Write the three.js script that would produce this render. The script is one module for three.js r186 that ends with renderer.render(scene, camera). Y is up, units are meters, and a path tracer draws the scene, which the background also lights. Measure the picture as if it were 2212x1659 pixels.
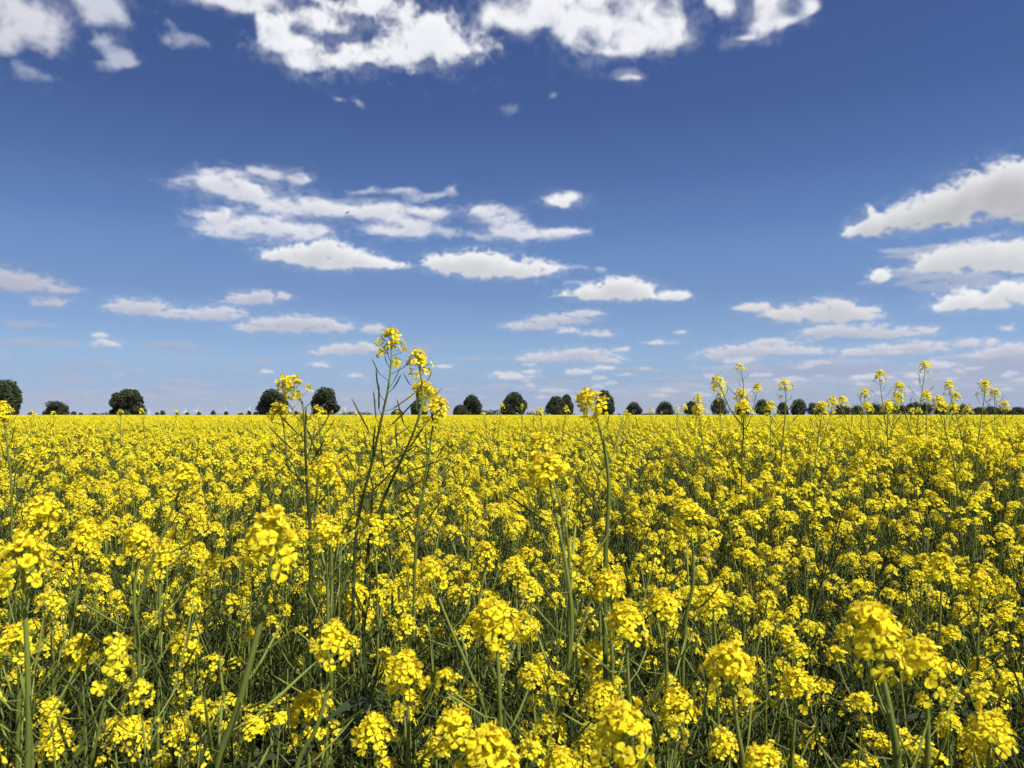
import * as THREE from 'three';
import { ImprovedNoise } from 'three/addons/math/ImprovedNoise.js';

// ------------------------------------------------------------------ camera, sky, sun, exposure
const scene = new THREE.Scene();
const EYE = 1.5, LENS = 1706.7, CX = 1106, CY = 829.5, HORIZON = 896;       // the lens in the pixels of a 2212 x 1659 view
const PITCH = Math.atan((HORIZON - CY) / LENS);
const camera = new THREE.PerspectiveCamera(2 * Math.atan(CY / LENS) * 180 / Math.PI, 4 / 3, 0.05, 40000);
camera.position.set(0, EYE, 0);
camera.rotation.x = PITCH;
camera.focus = 3.2; camera.userData.fStop = 15;
const renderer = new THREE.WebGLRenderer({ antialias: true });
renderer.setSize(1024, 768);
renderer.toneMapping = THREE.LinearToneMapping;
renderer.toneMappingExposure = 1.5;
renderer.shadowMap.enabled = true;

const SUN_AZ = 129, SUN_EL = 52;                                             // degrees clockwise from the view, above the horizon
const rad = Math.PI / 180;
const sunDir = new THREE.Vector3(Math.sin(SUN_AZ * rad) * Math.cos(SUN_EL * rad), Math.sin(SUN_EL * rad), -Math.cos(SUN_AZ * rad) * Math.cos(SUN_EL * rad));
const sun = new THREE.DirectionalLight(new THREE.Color(1, 0.97, 0.9), 4.8);
sun.position.copy(sunDir).multiplyScalar(60);
sun.castShadow = true; sun.shadow.mapSize.set(4096, 4096); sun.shadow.radius = 1;
Object.assign(sun.shadow.camera, { left: -30, right: 30, top: 30, bottom: -30, near: 1, far: 160 });
scene.add(sun, sun.target);

// random numbers, noise
function rng(seed) { let s = seed | 0; return () => { s = (s + 0x6d2b79f5) | 0; let t = Math.imul(s ^ (s >>> 15), 1 | s); t = (t + Math.imul(t ^ (t >>> 7), 61 | t)) ^ t; return ((t ^ (t >>> 14)) >>> 0) / 4294967296; }; }
const P = new ImprovedNoise();
const clamp = (x, a = 0, b = 1) => Math.min(b, Math.max(a, x)), lerp = (a, b, t) => a + (b - a) * t, smooth = (a, b, x) => { const t = clamp((x - a) / (b - a)); return t * t * (3 - 2 * t); };
const V = (x, y, z) => new THREE.Vector3(x, y, z);
function at(x, y, depth) {                                                   // a point that far in front of the eye
  const v = V((x - CX) / LENS, -(y - CY) / LENS, -1).multiplyScalar(depth);
  return v.applyAxisAngle(V(1, 0, 0), PITCH).add(V(0, EYE, 0));
}
const bearing = (x, y) => { const p = at(x, y, 1).sub(V(0, EYE, 0)).normalize(); return [Math.atan2(p.x, -p.z) / rad, Math.asin(p.y) / rad]; };

// the sky: clear air by height, then clouds
const SW = 4096, SH = 2048, PPD = SW / 360, skyData = new Float32Array(SW * SH * 4);
const srgb = (r, g, b) => new THREE.Color().setRGB(r / 255, g / 255, b / 255, THREE.SRGBColorSpace).multiplyScalar(1 / renderer.toneMappingExposure).toArray();   // as seen at this exposure
const AIR = [[-90, 90, 95, 80], [-0.5, 164, 176, 198], [0.5, 162, 176, 202], [2, 157, 179, 210], [4, 150, 181, 217], [6.6, 132, 165, 210], [8.6, 118, 151, 199], [11.6, 107, 142, 195], [13.2, 98, 132, 187], [17, 82, 112, 168], [21, 70, 97, 152], [29, 60, 85, 139], [45, 52, 76, 130], [90, 44, 66, 118]].map(([e, ...c]) => [e, srgb(...c)]);
for (let row = 0; row < SH; row++) {
  const el = ((row + 0.5) / SH - 0.5) * 180;
  let k = 0; while (k < AIR.length - 2 && AIR[k + 1][0] < el) k++;
  const t = clamp((el - AIR[k][0]) / (AIR[k + 1][0] - AIR[k][0]));
  for (let col = 0; col < SW; col++) {
    const az = ((col + 0.5) / SW - 0.5) * 360 + 90;
    const c = sunDir.y * Math.sin(el * rad) + Math.cos(el * rad) * (sunDir.x * Math.sin(az * rad) - sunDir.z * Math.cos(az * rad));
    const ray = el > 0 ? 0.98 + 0.5 * Math.pow(Math.abs(c + 0.22), 1.8) + 0.9 * Math.pow(Math.max(0, c), 14) : 1, o = (row * SW + col) * 4;
    for (let j = 0; j < 3; j++) skyData[o + j] = lerp(AIR[k][1][j], AIR[k + 1][1][j], t) * ray;
    skyData[o + 3] = 1;
  }
}
function fbm(x, y, z, n, billow = 0) {
  let s = 0, a = 0.5, f = 1;
  for (let i = 0; i < n; i++) { const v = P.noise(x * f + 11.3 * i, y * f - 7.1 * i, z); s += a * (billow ? lerp(v, 0.5 - 1.9 * Math.abs(v), billow) : v); a *= 0.6; f *= 2.03; }
  return s;
}
let cloudNumber = 0;
// blobs [bearing, height, half width, half height, weight] in degrees; o: f features per degree, amp raggedness, soft edges, base and top colours, far = share of haze
function cloudAt(blobs, o) {
  const { f = 0.55, amp = 0.9, soft = 0, white = [232, 232, 238], grey = [160, 163, 178], far = 0, stretch = 1.7, billow = 0.5, most = 1, flat = 0.62, k = 1.5 } = o;
  const seed = 3.7 + 5.31 * cloudNumber++, A = srgb(...white), B = srgb(...grey);
  let x0 = 1e9, x1 = -1e9, y0 = 1e9, y1 = -1e9, size = 0;
  for (const [a, e, rx, ry] of blobs) { x0 = Math.min(x0, a - rx * 2.3); x1 = Math.max(x1, a + rx * 2.3); y0 = Math.min(y0, e - ry * 2.3); y1 = Math.max(y1, e + ry * 2.3); size += ry / blobs.length; }
  const c0 = Math.floor(((x0 - 90) / 360 + 0.5) * SW), r0 = Math.max(SH / 2 + 1, Math.floor((y0 / 180 + 0.5) * SH)), w = Math.ceil((x1 - x0) * PPD), h = Math.max(1, Math.ceil((y1 / 180 + 0.5) * SH) - r0);
  const d = new Float32Array(w * h);
  for (let r = 0; r < h; r++) {
    const el = ((r0 + r + 0.5) / SH - 0.5) * 180;
    for (let c = 0; c < w; c++) {
      const az = ((c0 + c + 0.5) / SW - 0.5) * 360 + 90;
      const wx = az + 0.35 / f * P.noise(az * f * 0.9, el * f * stretch, seed + 40), wy = el + 0.22 / f / stretch * P.noise(az * f * 0.9, el * f * stretch, seed + 80);
      let s = 1;
      for (const [a, e, rx, ry, g = 1] of blobs) {
        const u = (wx - a) / rx, v0 = wy - e, v = v0 / (v0 < 0 ? ry * flat : ry), q = u * u + v * v;
        if (q < 5) s *= 1 - g * 0.92 * Math.exp(-1.15 * q);
      }
      d[r * w + c] = s > 0.98 ? -1 : 1 - s + amp * (fbm(wx * f, wy * f * stretch, seed, 7, billow) - 0.03) - lerp(0.27, 0.215, Math.min(1, soft));
    }
  }
  const step = Math.max(1, size * PPD * 0.2);
  const deep = new Float32Array(w * h);
  for (let r = 0; r < h; r++) for (let c = 0; c < w; c++) {
    const v = d[r * w + c];
    if (v <= 0) continue;
    let sum = 0;
    for (let i = 1; i <= 16; i++) { const rr = Math.round(r + i * step * 0.4), cc = Math.round(c + i * step * 0.22); if (rr < h && cc < w) sum += 0.44 * Math.max(0, d[rr * w + cc]); }
    deep[r * w + c] = sum;
  }
  for (let r = 0; r < h; r++) for (let c = 0; c < w; c++) {
    const v = d[r * w + c];
    if (v <= 0) continue;
    let sum = 0, n = 0;
    for (let y = -2; y <= 2; y++) for (let x = -3; x <= 3; x++) { const rr = r + y, cc = c + x; if (rr >= 0 && rr < h && cc >= 0 && cc < w && d[rr * w + cc] > 0) { sum += deep[rr * w + cc]; n++; } }
    sum /= n;
    const lit = Math.exp(-sum * k * 0.3) * 0.85 + 0.15 * Math.exp(-v * 1.1), alpha = most * smooth(0, lerp(0.16, 0.75, soft), v);
    const col = ((c0 + c) % SW + SW) % SW, q = ((r0 + r) * SW + col) * 4;
    for (let j = 0; j < 3; j++) { const own = lerp(lerp(B[j], A[j], lit), skyData[q + j], far); skyData[q + j] = lerp(skyData[q + j], own, alpha); }
  }
}
function cloud(blobs, o = {}) {
  if (o.halo) cloud(blobs.map(([x, y, rx, ry, g]) => [x, y + ry * 0.1, rx * 1.3 + 6, ry * 1.3 + 4, g]), { ...o, halo: 0, most: o.halo, soft: 1.6, amp: 1.3, white: o.white.map((c) => c - 14) });                                              // the same, measured on the photograph
  cloudAt(blobs.map(([x, y, rx, ry, g]) => { const [a0] = bearing(x - rx, y), [a1] = bearing(x + rx, y), [a, e] = bearing(x, y); return [a, e, (a1 - a0) / 2, ry * 57.3 / LENS * Math.cos(e * rad) ** 2, g]; }), o);
}
const HIGH = { f: 0.55, amp: 0.82, soft: 1.0, white: [255, 255, 255], grey: [214, 218, 234], stretch: 1.1, billow: 0.1, flat: 1, k: 0.3, halo: 0.22 };
const WISP = { f: 0.6, amp: 1.15, soft: 1.4, white: [226, 229, 238], grey: [204, 210, 226], stretch: 1.3, billow: 0.05, flat: 1, most: 0.7 };
const MID = { f: 0.75, amp: 1.1, soft: 1.0, white: [250, 250, 252], grey: [190, 196, 214], stretch: 2, billow: 0.2, flat: 0.9, k: 0.8, halo: 0.3 };
const HEAP = { f: 1.0, amp: 1.12, soft: 0.48, white: [255, 255, 255], grey: [178, 182, 193], stretch: 1.6, billow: 0.4, flat: 0.66, k: 0.8, halo: 0.25 };
const LOW = { f: 1.3, amp: 1.15, soft: 0.75, white: [238, 236, 240], grey: [172, 178, 198], stretch: 2.6, billow: 0.25, flat: 0.7, far: 0.08, k: 1.3, halo: 0.3 };
const DIM = { f: 1.1, amp: 1.1, soft: 0.8, white: [184, 191, 209], grey: [152, 163, 189], stretch: 2.6, billow: 0.2, far: 0.05, most: 0.9 };
const VEIL = { f: 0.6, amp: 1.2, soft: 1.2, white: [188, 195, 210], grey: [160, 172, 196], stretch: 5, billow: 0.1, flat: 1, most: 0.8 };
// far, low
cloud([[1750, 850, 420, 45], [2100, 830, 200, 50], [1400, 865, 300, 30]], VEIL);
cloud([[1300, 850, 200, 12], [1550, 840, 160, 14], [1120, 838, 120, 8]], { ...VEIL, white: [206, 206, 216], most: 0.6 });
cloud([[1700, 825, 200, 10], [1980, 815, 160, 12], [2150, 835, 120, 10], [1600, 795, 110, 8], [1830, 780, 120, 9], [2080, 770, 90, 8]], { ...VEIL, f: 0.9, white: [216, 215, 223], most: 0.7 });
cloud([[60, 740, 160, 12], [200, 780, 130, 9], [480, 780, 160, 9], [900, 800, 150, 10], [120, 800, 120, 8], [980, 745, 130, 7], [700, 845, 160, 9]], { ...VEIL, white: [186, 192, 210], most: 0.45 });
cloud([[300, 865, 330, 28], [800, 870, 300, 26]], VEIL);
cloud([[1750, 800, 220, 26], [1600, 815, 120, 16], [1900, 800, 160, 20]], { ...VEIL, white: [190, 190, 208], most: 0.7 });
cloud([[2120, 800, 130, 26], [2170, 775, 80, 20]], { ...VEIL, white: [196, 194, 208], most: 0.75 });
for (const [x, y, rx, ry] of [[380, 750, 75, 11], [55, 703, 70, 10], [230, 785, 32, 6], [285, 801, 34, 6], [160, 822, 60, 7], [400, 830, 90, 9], [90, 742, 80, 7], [10, 768, 14, 8], [905, 757, 45, 8], [330, 845, 100, 10], [520, 800, 28, 5], [1385, 800, 70, 9], [1215, 826, 70, 8], [1450, 818, 60, 8], [560, 780, 22, 6], [130, 850, 90, 8], [1030, 775, 60, 5], [610, 848, 90, 7]]) cloud([[x, y, rx, ry]], DIM);
for (const [x, y, rx, ry] of [[230, 742, 36, 10], [690, 788, 26, 8], [578, 803, 18, 6], [765, 812, 26, 7], [1090, 809, 38, 8], [1148, 803, 18, 7], [1250, 803, 40, 8], [1300, 795, 30, 6], [1350, 755, 22, 6], [1425, 740, 38, 6], [1470, 718, 16, 4], [1115, 815, 50, 7], [215, 725, 20, 6], [960, 790, 22, 5], [2180, 710, 16, 7], [1600, 780, 45, 9], [1880, 815, 50, 7], [2010, 790, 60, 8]]) cloud([[x, y, rx, ry]], LOW);
cloud([[1215, 770, 80, 15], [1270, 766, 50, 15], [1320, 778, 35, 9], [1150, 775, 35, 9]], LOW);
cloud([[740, 757, 60, 13], [780, 750, 45, 13], [700, 762, 30, 8]], LOW);
cloud([[1560, 768, 70, 14], [1600, 758, 50, 12], [1660, 757, 90, 13], [1740, 760, 60, 8]], LOW);
cloud([[1930, 757, 90, 14], [1985, 750, 80, 13], [1850, 762, 50, 9]], LOW);
cloud([[1690, 738, 60, 10], [1660, 742, 30, 8]], LOW);
cloud([[2095, 741, 28, 12], [2142, 740, 16, 10]], LOW);
cloud([[1840, 716, 100, 18], [1765, 720, 34, 14], [1930, 722, 70, 12], [2000, 716, 40, 7]], LOW);
cloud([[2150, 765, 60, 12], [2190, 755, 40, 14]], LOW);
{ // many small thin puffs low down
  const r = rng(313);
  for (let i = 0; i < 70; i++) { const right = i < 44, x = right ? 1130 + 1090 * r() : 1130 * r(), y = (right ? 745 : 775) + 115 * Math.sqrt(r()), w = (12 + 48 * r() * r()) * (right ? 1 : 0.85), h = 3 + 5 * r() * (1 - (y - 740) / 200); cloud([[x, y, w, h], [x + w * (r() - 0.5), y - h * 0.5, w * 0.5, h * 0.8]], right ? { ...LOW, most: 0.75, white: [226, 226, 233], halo: 0 } : { ...DIM, most: 0.6, white: [200, 202, 216] }); }
}
// left, low
cloud([[30, 612, 110, 20], [100, 625, 70, 10], [110, 655, 50, 11], [0, 600, 60, 22]], { ...LOW, white: [214, 210, 218] });
cloud([[270, 665, 52, 17], [320, 665, 40, 20], [360, 680, 40, 10], [430, 680, 60, 16], [490, 678, 46, 15]], LOW);
cloud([[520, 648, 52, 14], [566, 643, 40, 17], [612, 640, 20, 9]], LOW);
cloud([[600, 706, 80, 17], [660, 700, 80, 20], [720, 708, 40, 16], [545, 712, 36, 9]], LOW);
cloud([[808, 712, 30, 13]], LOW);
// middle, low
cloud([[1150, 706, 70, 13], [1210, 692, 70, 15], [1265, 680, 40, 10]], LOW);
cloud([[1295, 721, 38, 10], [1226, 716, 24, 8]], LOW);
cloud([[1320, 632, 92, 24], [1345, 620, 46, 22], [1265, 638, 50, 10], [1385, 640, 30, 14]], HEAP);
cloud([[1457, 641, 34, 15]], { ...HEAP, f: 0.7 });
cloud([[1245, 610, 55, 8], [1300, 585, 22, 9], [1240, 580, 30, 8]], WISP);
cloud([[1060, 583, 110, 28], [1030, 566, 70, 26], [1140, 584, 70, 20], [950, 566, 34, 15], [1000, 575, 60, 18]], HEAP);
cloud([[690, 562, 90, 30], [700, 545, 60, 26], [760, 565, 70, 20], [610, 553, 60, 13], [830, 573, 50, 10]], HEAP);
cloud([[1218, 436, 46, 22]], { ...HEAP, f: 0.8, grey: [205, 208, 220], amp: 0.8 });
// the long broken bank
cloud([[450, 398, 76, 22], [500, 395, 60, 24], [545, 422, 70, 24], [620, 445, 80, 22], [700, 450, 70, 22], [770, 458, 60, 20], [820, 460, 50, 22], [855, 450, 40, 14]], MID);
cloud([[470, 465, 50, 20], [530, 490, 90, 26], [600, 495, 90, 24], [660, 502, 60, 14], [470, 495, 40, 16]], MID);
cloud([[560, 372, 40, 12], [600, 383, 40, 13], [645, 388, 26, 17], [450, 370, 34, 11]], { ...MID, most: 0.8 });
cloud([[800, 415, 60, 9], [860, 412, 50, 8], [905, 428, 40, 11], [975, 410, 26, 11], [940, 420, 40, 10]], { ...WISP, most: 0.8 });
cloud([[925, 458, 60, 18], [880, 480, 60, 20], [840, 498, 60, 16], [900, 496, 50, 18]], MID);
cloud([[1040, 456, 46, 16], [1080, 470, 40, 22], [1095, 500, 50, 20], [1150, 506, 60, 16], [1225, 502, 52, 9]], MID);
cloud([[980, 500, 60, 14], [1030, 510, 60, 10], [690, 490, 30, 10]], WISP);
// right
cloud([[2160, 420, 110, 52], [2200, 395, 70, 40], [2060, 452, 90, 44], [1970, 474, 80, 32], [1885, 492, 46, 26], [1850, 500, 26, 14], [1887, 460, 12, 22], [2230, 440, 60, 50]], { ...HEAP, f: 0.7, white: [248, 248, 249], grey: [150, 153, 160] });
cloud([[1960, 545, 90, 16], [2040, 540, 70, 12]], { ...VEIL, white: [206, 212, 226], most: 0.8 });
cloud([[2010, 612, 110, 18], [1960, 590, 60, 12], [2080, 605, 90, 20]], { ...VEIL, white: [206, 210, 222], most: 0.8 });
cloud([[2100, 562, 110, 34], [2020, 572, 60, 22], [2170, 556, 70, 34], [2220, 570, 50, 30]], { ...HEAP, white: [243, 242, 243] });
cloud([[1900, 598, 26, 18]], { ...HEAP, amp: 1.1 });
cloud([[2120, 648, 100, 26], [2060, 660, 56, 18], [2180, 632, 60, 28], [2225, 650, 40, 26]], HEAP);
cloud([[1760, 682, 90, 22], [1795, 668, 56, 24], [1850, 682, 56, 18], [1690, 680, 40, 14], [1630, 664, 46, 12]], { ...HEAP, white: [234, 232, 235] });
// high
cloud([[55, 45, 95, 52], [120, 75, 45, 28], [10, 80, 50, 34], [20, 10, 60, 36]], { ...HIGH, white: [226, 226, 234], grey: [186, 190, 206] });
cloud([[215, 25, 58, 38], [190, 0, 60, 30]], { ...HIGH, most: 0.85, white: [218, 221, 232] });
cloud([[245, 125, 34, 32], [225, 85, 34, 18], [275, 135, 30, 12]], WISP); cloud([[70, 155, 36, 22], [45, 130, 24, 16]], { ...WISP, most: 0.45 }); cloud([[395, 85, 34, 26], [375, 50, 24, 14], [360, 80, 20, 10]], { ...WISP, most: 0.5 });
cloud([[480, 0, 90, 16], [560, -10, 90, 26], [530, 10, 40, 16]], { ...HIGH, most: 0.9 });
cloud([[600, 50, 52, 40], [610, 85, 52, 34], [660, 100, 40, 26], [660, 140, 52, 24], [720, 128, 60, 24], [790, 122, 60, 24], [850, 108, 50, 26], [900, 85, 66, 46], [960, 75, 70, 50], [1000, 105, 46, 36], [930, 115, 40, 24], [690, 45, 60, 26], [760, 15, 80, 26], [830, 12, 70, 26], [880, 40, 50, 24], [730, 62, 26, 14], [770, 105, 30, 12]], { ...HIGH, f: 0.85, amp: 1.05 });
cloud([[1050, 30, 28, 34], [1095, 45, 40, 32], [1160, 30, 70, 40], [1250, 45, 90, 46], [1330, 70, 80, 44], [1400, 80, 70, 36], [1450, 60, 50, 30], [1470, 85, 40, 16], [1400, 20, 90, 40], [1330, 110, 50, 14], [1200, 0, 120, 30]], HIGH);
cloud([[1568, 15, 34, 26], [1560, -5, 40, 20]], HIGH);
cloud([[1660, 30, 40, 34], [1640, 60, 40, 22], [1600, 85, 34, 9], [1690, 45, 36, 14], [1740, 15, 22, 20], [1660, 0, 50, 24]], { ...HIGH, most: 0.92 });
cloud([[1356, 162, 28, 12], [1380, 165, 16, 6]], { ...HIGH, f: 0.6, most: 0.75 }); cloud([[1100, 232, 30, 12], [1190, 207, 10, 8]], { ...WISP, most: 0.35 }); cloud([[731, 215, 14, 6], [776, 223, 17, 9]], { ...WISP, most: 0.5, f: 0.8 });
{ // the same weather all round and overhead
  const r = rng(77);
  for (let i = 0; i < 130; i++) {
    const az = 40 + r() * 280, el = 1.2 + 14 * r() * r(), rx = (1.2 + 3 * r()) * (0.6 + el / 16), n = 2 + Math.floor(r() * 4), b = [];
    for (let k = 0; k < n; k++) b.push([az + (r() - 0.5) * rx * 1.6, el + (r() - 0.5) * rx * 0.15, rx * (0.4 + 0.5 * r()), rx * (0.12 + 0.1 * r())]);
    cloudAt(b, el < 4 ? LOW : HEAP);
  }
  for (let i = 0; i < 34; i++) {
    const el = 20 + 55 * r(), az = el > 38 ? r() * 360 : 42 + r() * 276, rx = (3 + 5 * r()) / Math.cos(el * rad), b = [];
    for (let k = 0; k < 6; k++) b.push([az + (r() - 0.5) * rx * 2, el + (r() - 0.5) * 6, rx * (0.4 + 0.3 * r()), 1.4 + 1.6 * r()]);
    cloudAt(b, HIGH);
  }
}
const skyTexture = new THREE.DataTexture(skyData, SW, SH, THREE.RGBAFormat, THREE.FloatType);
skyTexture.mapping = THREE.EquirectangularReflectionMapping; skyTexture.magFilter = THREE.LinearFilter; skyTexture.needsUpdate = true;
scene.background = skyTexture; scene.environment = skyTexture;

// ------------------------------------------------------------------ geometry helpers
const up = V(0, 1, 0);
class Shape {                                                                // collects triangles and a colour per vertex
  constructor() { this.p = []; this.c = []; this.i = []; }
  v(p, c) { this.p.push(p.x, p.y, p.z); this.c.push(c[0], c[1], c[2]); return this.p.length / 3 - 1; }
  tube(pts, radii, c, sides = 5) {
    let prev = null, side = V(1, 0, 0);
    for (let k = 0; k < pts.length; k++) {
      const t = pts[Math.min(k + 1, pts.length - 1)].clone().sub(pts[Math.max(k - 1, 0)]).normalize();
      side.addScaledVector(t, -side.dot(t)); if (side.lengthSq() < 1e-4) side = V(0, 0, 1).addScaledVector(t, -t.z); side.normalize();
      const other = t.clone().cross(side), ring = [], r = Array.isArray(radii) ? radii[k] : radii, cc = typeof c === 'function' ? c(k) : c;
      for (let s = 0; s < sides; s++) { const a = s / sides * 2 * Math.PI; ring.push(this.v(pts[k].clone().addScaledVector(side, Math.cos(a) * r).addScaledVector(other, Math.sin(a) * r), cc)); }
      if (prev) for (let s = 0; s < sides; s++) { const q = (s + 1) % sides; this.i.push(prev[s], prev[q], ring[s], prev[q], ring[q], ring[s]); }
      prev = ring;
    }
  }
  sheet(rows, c) {                                                           // rows of points joined to a surface
    let prev = null;
    for (const row of rows) {
      const ids = row.map((p) => this.v(p, c));
      if (prev) for (let s = 0; s + 1 < ids.length; s++) this.i.push(prev[s], prev[s + 1], ids[s], prev[s + 1], ids[s + 1], ids[s]);
      prev = ids;
    }
  }
  add(geometry, m, tint = 1) {
    const q = geometry.attributes.position, cc = geometry.attributes.color, base = this.p.length / 3, t = V();
    for (let k = 0; k < q.count; k++) { t.fromBufferAttribute(q, k).applyMatrix4(m); this.p.push(t.x, t.y, t.z); this.c.push(cc.getX(k) * tint, cc.getY(k) * tint, cc.getZ(k) * tint); }
    for (const k of geometry.index.array) this.i.push(k + base);
  }
  ball(p, axis, r, long, c) {                                                // a small bud: two cones, six sides
    const m = new THREE.Matrix4().compose(p, new THREE.Quaternion().setFromUnitVectors(up, axis), V(r, long, r));
    this.add(budShape, m); for (let k = this.c.length - budShape.attributes.color.count * 3; k < this.c.length; k += 3) { this.c[k] = c[0]; this.c[k + 1] = c[1]; this.c[k + 2] = c[2]; }
  }
  get size() { return this.i.length / 3; }
  build() {
    const g = new THREE.BufferGeometry();
    g.setAttribute('position', new THREE.Float32BufferAttribute(this.p, 3)); g.setAttribute('color', new THREE.Float32BufferAttribute(this.c, 3)); g.setIndex(this.i);
    g.computeVertexNormals(); return g;
  }
}
const budShape = (() => { const s = new Shape(), rings = [[0, -1], [0.8, -0.45], [0.95, 0.15], [0.55, 0.75], [0, 1]]; s.sheet(rings.map(([r, y]) => [0, 1, 2, 3, 4, 5].map((k) => V(Math.cos(k / 5 * 2 * Math.PI) * r, y, Math.sin(k / 5 * 2 * Math.PI) * r))), [1, 1, 1]); return s.build(); })();
const names = {};
const numbered = (n) => { const k = names[n] = (names[n] ?? -1) + 1; return k ? n + '_' + String(k).padStart(3, '0') : n; };
function mesh(name, geometry, m, parent) { const o = new THREE.Mesh(geometry, m); o.name = parent ? name : numbered(name); o.castShadow = o.receiveShadow = true; (parent ?? scene).add(o); return o; }
function thing(name, label, category, p, group) { const o = new THREE.Group(); o.name = numbered(name); o.position.copy(p); o.userData = { label, category }; if (group) o.userData.group = group; scene.add(o); return o; }

// ------------------------------------------------------------------ materials
const lin = (r, g, b) => new THREE.Color().setRGB(r, g, b);
const petalMat = new THREE.MeshPhysicalMaterial({ name: 'petal', color: lin(0.88, 0.765, 0.02), vertexColors: true, roughness: 1, transmission: 0.4, thickness: 0, specularIntensity: 0.25, side: THREE.DoubleSide });
const greenMat = new THREE.MeshPhysicalMaterial({ name: 'stem', color: lin(1, 1, 1), vertexColors: true, roughness: 0.6, specularIntensity: 0.6, side: THREE.DoubleSide });
const leafMat = new THREE.MeshPhysicalMaterial({ name: 'leaf', color: lin(1, 1, 1), vertexColors: true, roughness: 0.75, transmission: 0.2, thickness: 0, specularIntensity: 0.5, side: THREE.DoubleSide });
const STEM = [0.22, 0.26, 0.045], STEM_SHADED = [0.046, 0.062, 0.01], POD = [0.046, 0.06, 0.008], STALK_SHADED = [0.026, 0.038, 0.006], GREEN_POD = [0.15, 0.175, 0.025], BUD = [0.4, 0.42, 0.03], LEAF = [0.034, 0.054, 0.018], DRY = [0.45, 0.27, 0.09], PED = [0.24, 0.27, 0.05];  // lower stem, thicket stalk and POD greens darkened to paint in canopy shade
const shade = (c, k) => [c[0] * k, c[1] * k, c[2] * k];

// ------------------------------------------------------------------ rapeseed: petals, flowers, heads, plants
const PETAL_ROWS = [[[0, 0.05, 0], [0.3, 0.1, 0.12], [0.5, 0.27, 0.17], [0.72, 0.43, 0.17], [0.9, 0.4, 0.1], [1.02, 0.2, 0.02]], [[0, 0.05, 0], [0.42, 0.2, 0.15], [0.75, 0.44, 0.16], [1, 0.26, 0.02]], [[0, 0.12, 0], [0.6, 0.44, 0.15], [1, 0.3, 0]]];
function flowerShape(lod, seed, open = 1) {                                  // faces +y; petals about 11 mm
  const r = rng(seed), s = new Shape();
  for (let k = 0; k < 4; k++) {
    const a = k * Math.PI / 2 + (r() - 0.5) * 0.35, L = 0.009 * (0.85 + 0.3 * r()), tilt = lerp(1.2, 0.28, open) + (r() - 0.5) * 0.6, roll = (r() - 0.5) * 0.5, curl = (r() - 0.35) * 0.22, tone = 0.9 + 0.14 * r(), hue = 0.93 + 0.1 * r();
    const cols = lod === 0 ? [-1, 0, 1] : [-1, 1], tx = Math.cos(a), tz = Math.sin(a);
    const rows = PETAL_ROWS[lod].map(([u, w, lift]) => cols.map((c) => {
      const rr = L * u, side = c * w * L * 1.04, y0 = lift * L - curl * L * u * u - (c === 0 ? 0.05 * L : 0) + side * roll - (lod === 0 && u > 1 && c === 0 ? 0 : 0), out = rr * Math.cos(tilt) - y0 * Math.sin(tilt), h = rr * Math.sin(tilt) + y0 * Math.cos(tilt);
      return V(tx * out - tz * side, h, tz * out + tx * side);
    }));
    s.sheet(rows, [tone, tone * hue, tone * (0.6 + 0.9 * r())]);
  }
  if (lod < 2) for (let k = 0; k < (lod ? 3 : 6); k++) {                       // stamens
    const a = r() * 6.283, t = V(Math.cos(a) * 0.0022, 0.007 + 0.002 * r(), Math.sin(a) * 0.0022), b = V(t.x * 0.3, 0, t.z * 0.3), w = V(-t.z, 0, t.x).multiplyScalar(0.22);
    s.sheet([[b.clone().add(w), b.clone().sub(w)], [t.clone().addScaledVector(w, 1.4), t.clone().addScaledVector(w, -1.4)]], [0.86, 0.74, 1]);
  }
  return s.build();
}
const flowers = [0, 1, 2].map((lod) => [0, 1, 2, 3, 4, 5].map((k) => flowerShape(lod, 100 + 10 * lod + k, k === 5 ? 0.25 : k === 4 ? 0.7 : 1)));
const withered = (() => { const s = new Shape(), r = rng(9); for (let k = 0; k < 4; k++) { const a = r() * 6.3, d = V(Math.cos(a), 0.3 - r(), Math.sin(a)).multiplyScalar(0.008), w = V(-d.z, 0.002, d.x).multiplyScalar(0.22); s.sheet([[V(0, 0, 0), V(0, 0.0005, 0)], [d.clone().add(w), d.clone().sub(w)], [d.clone().multiplyScalar(1.5), d.clone().multiplyScalar(1.45).add(w)]], DRY); } return s.build(); })();
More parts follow.
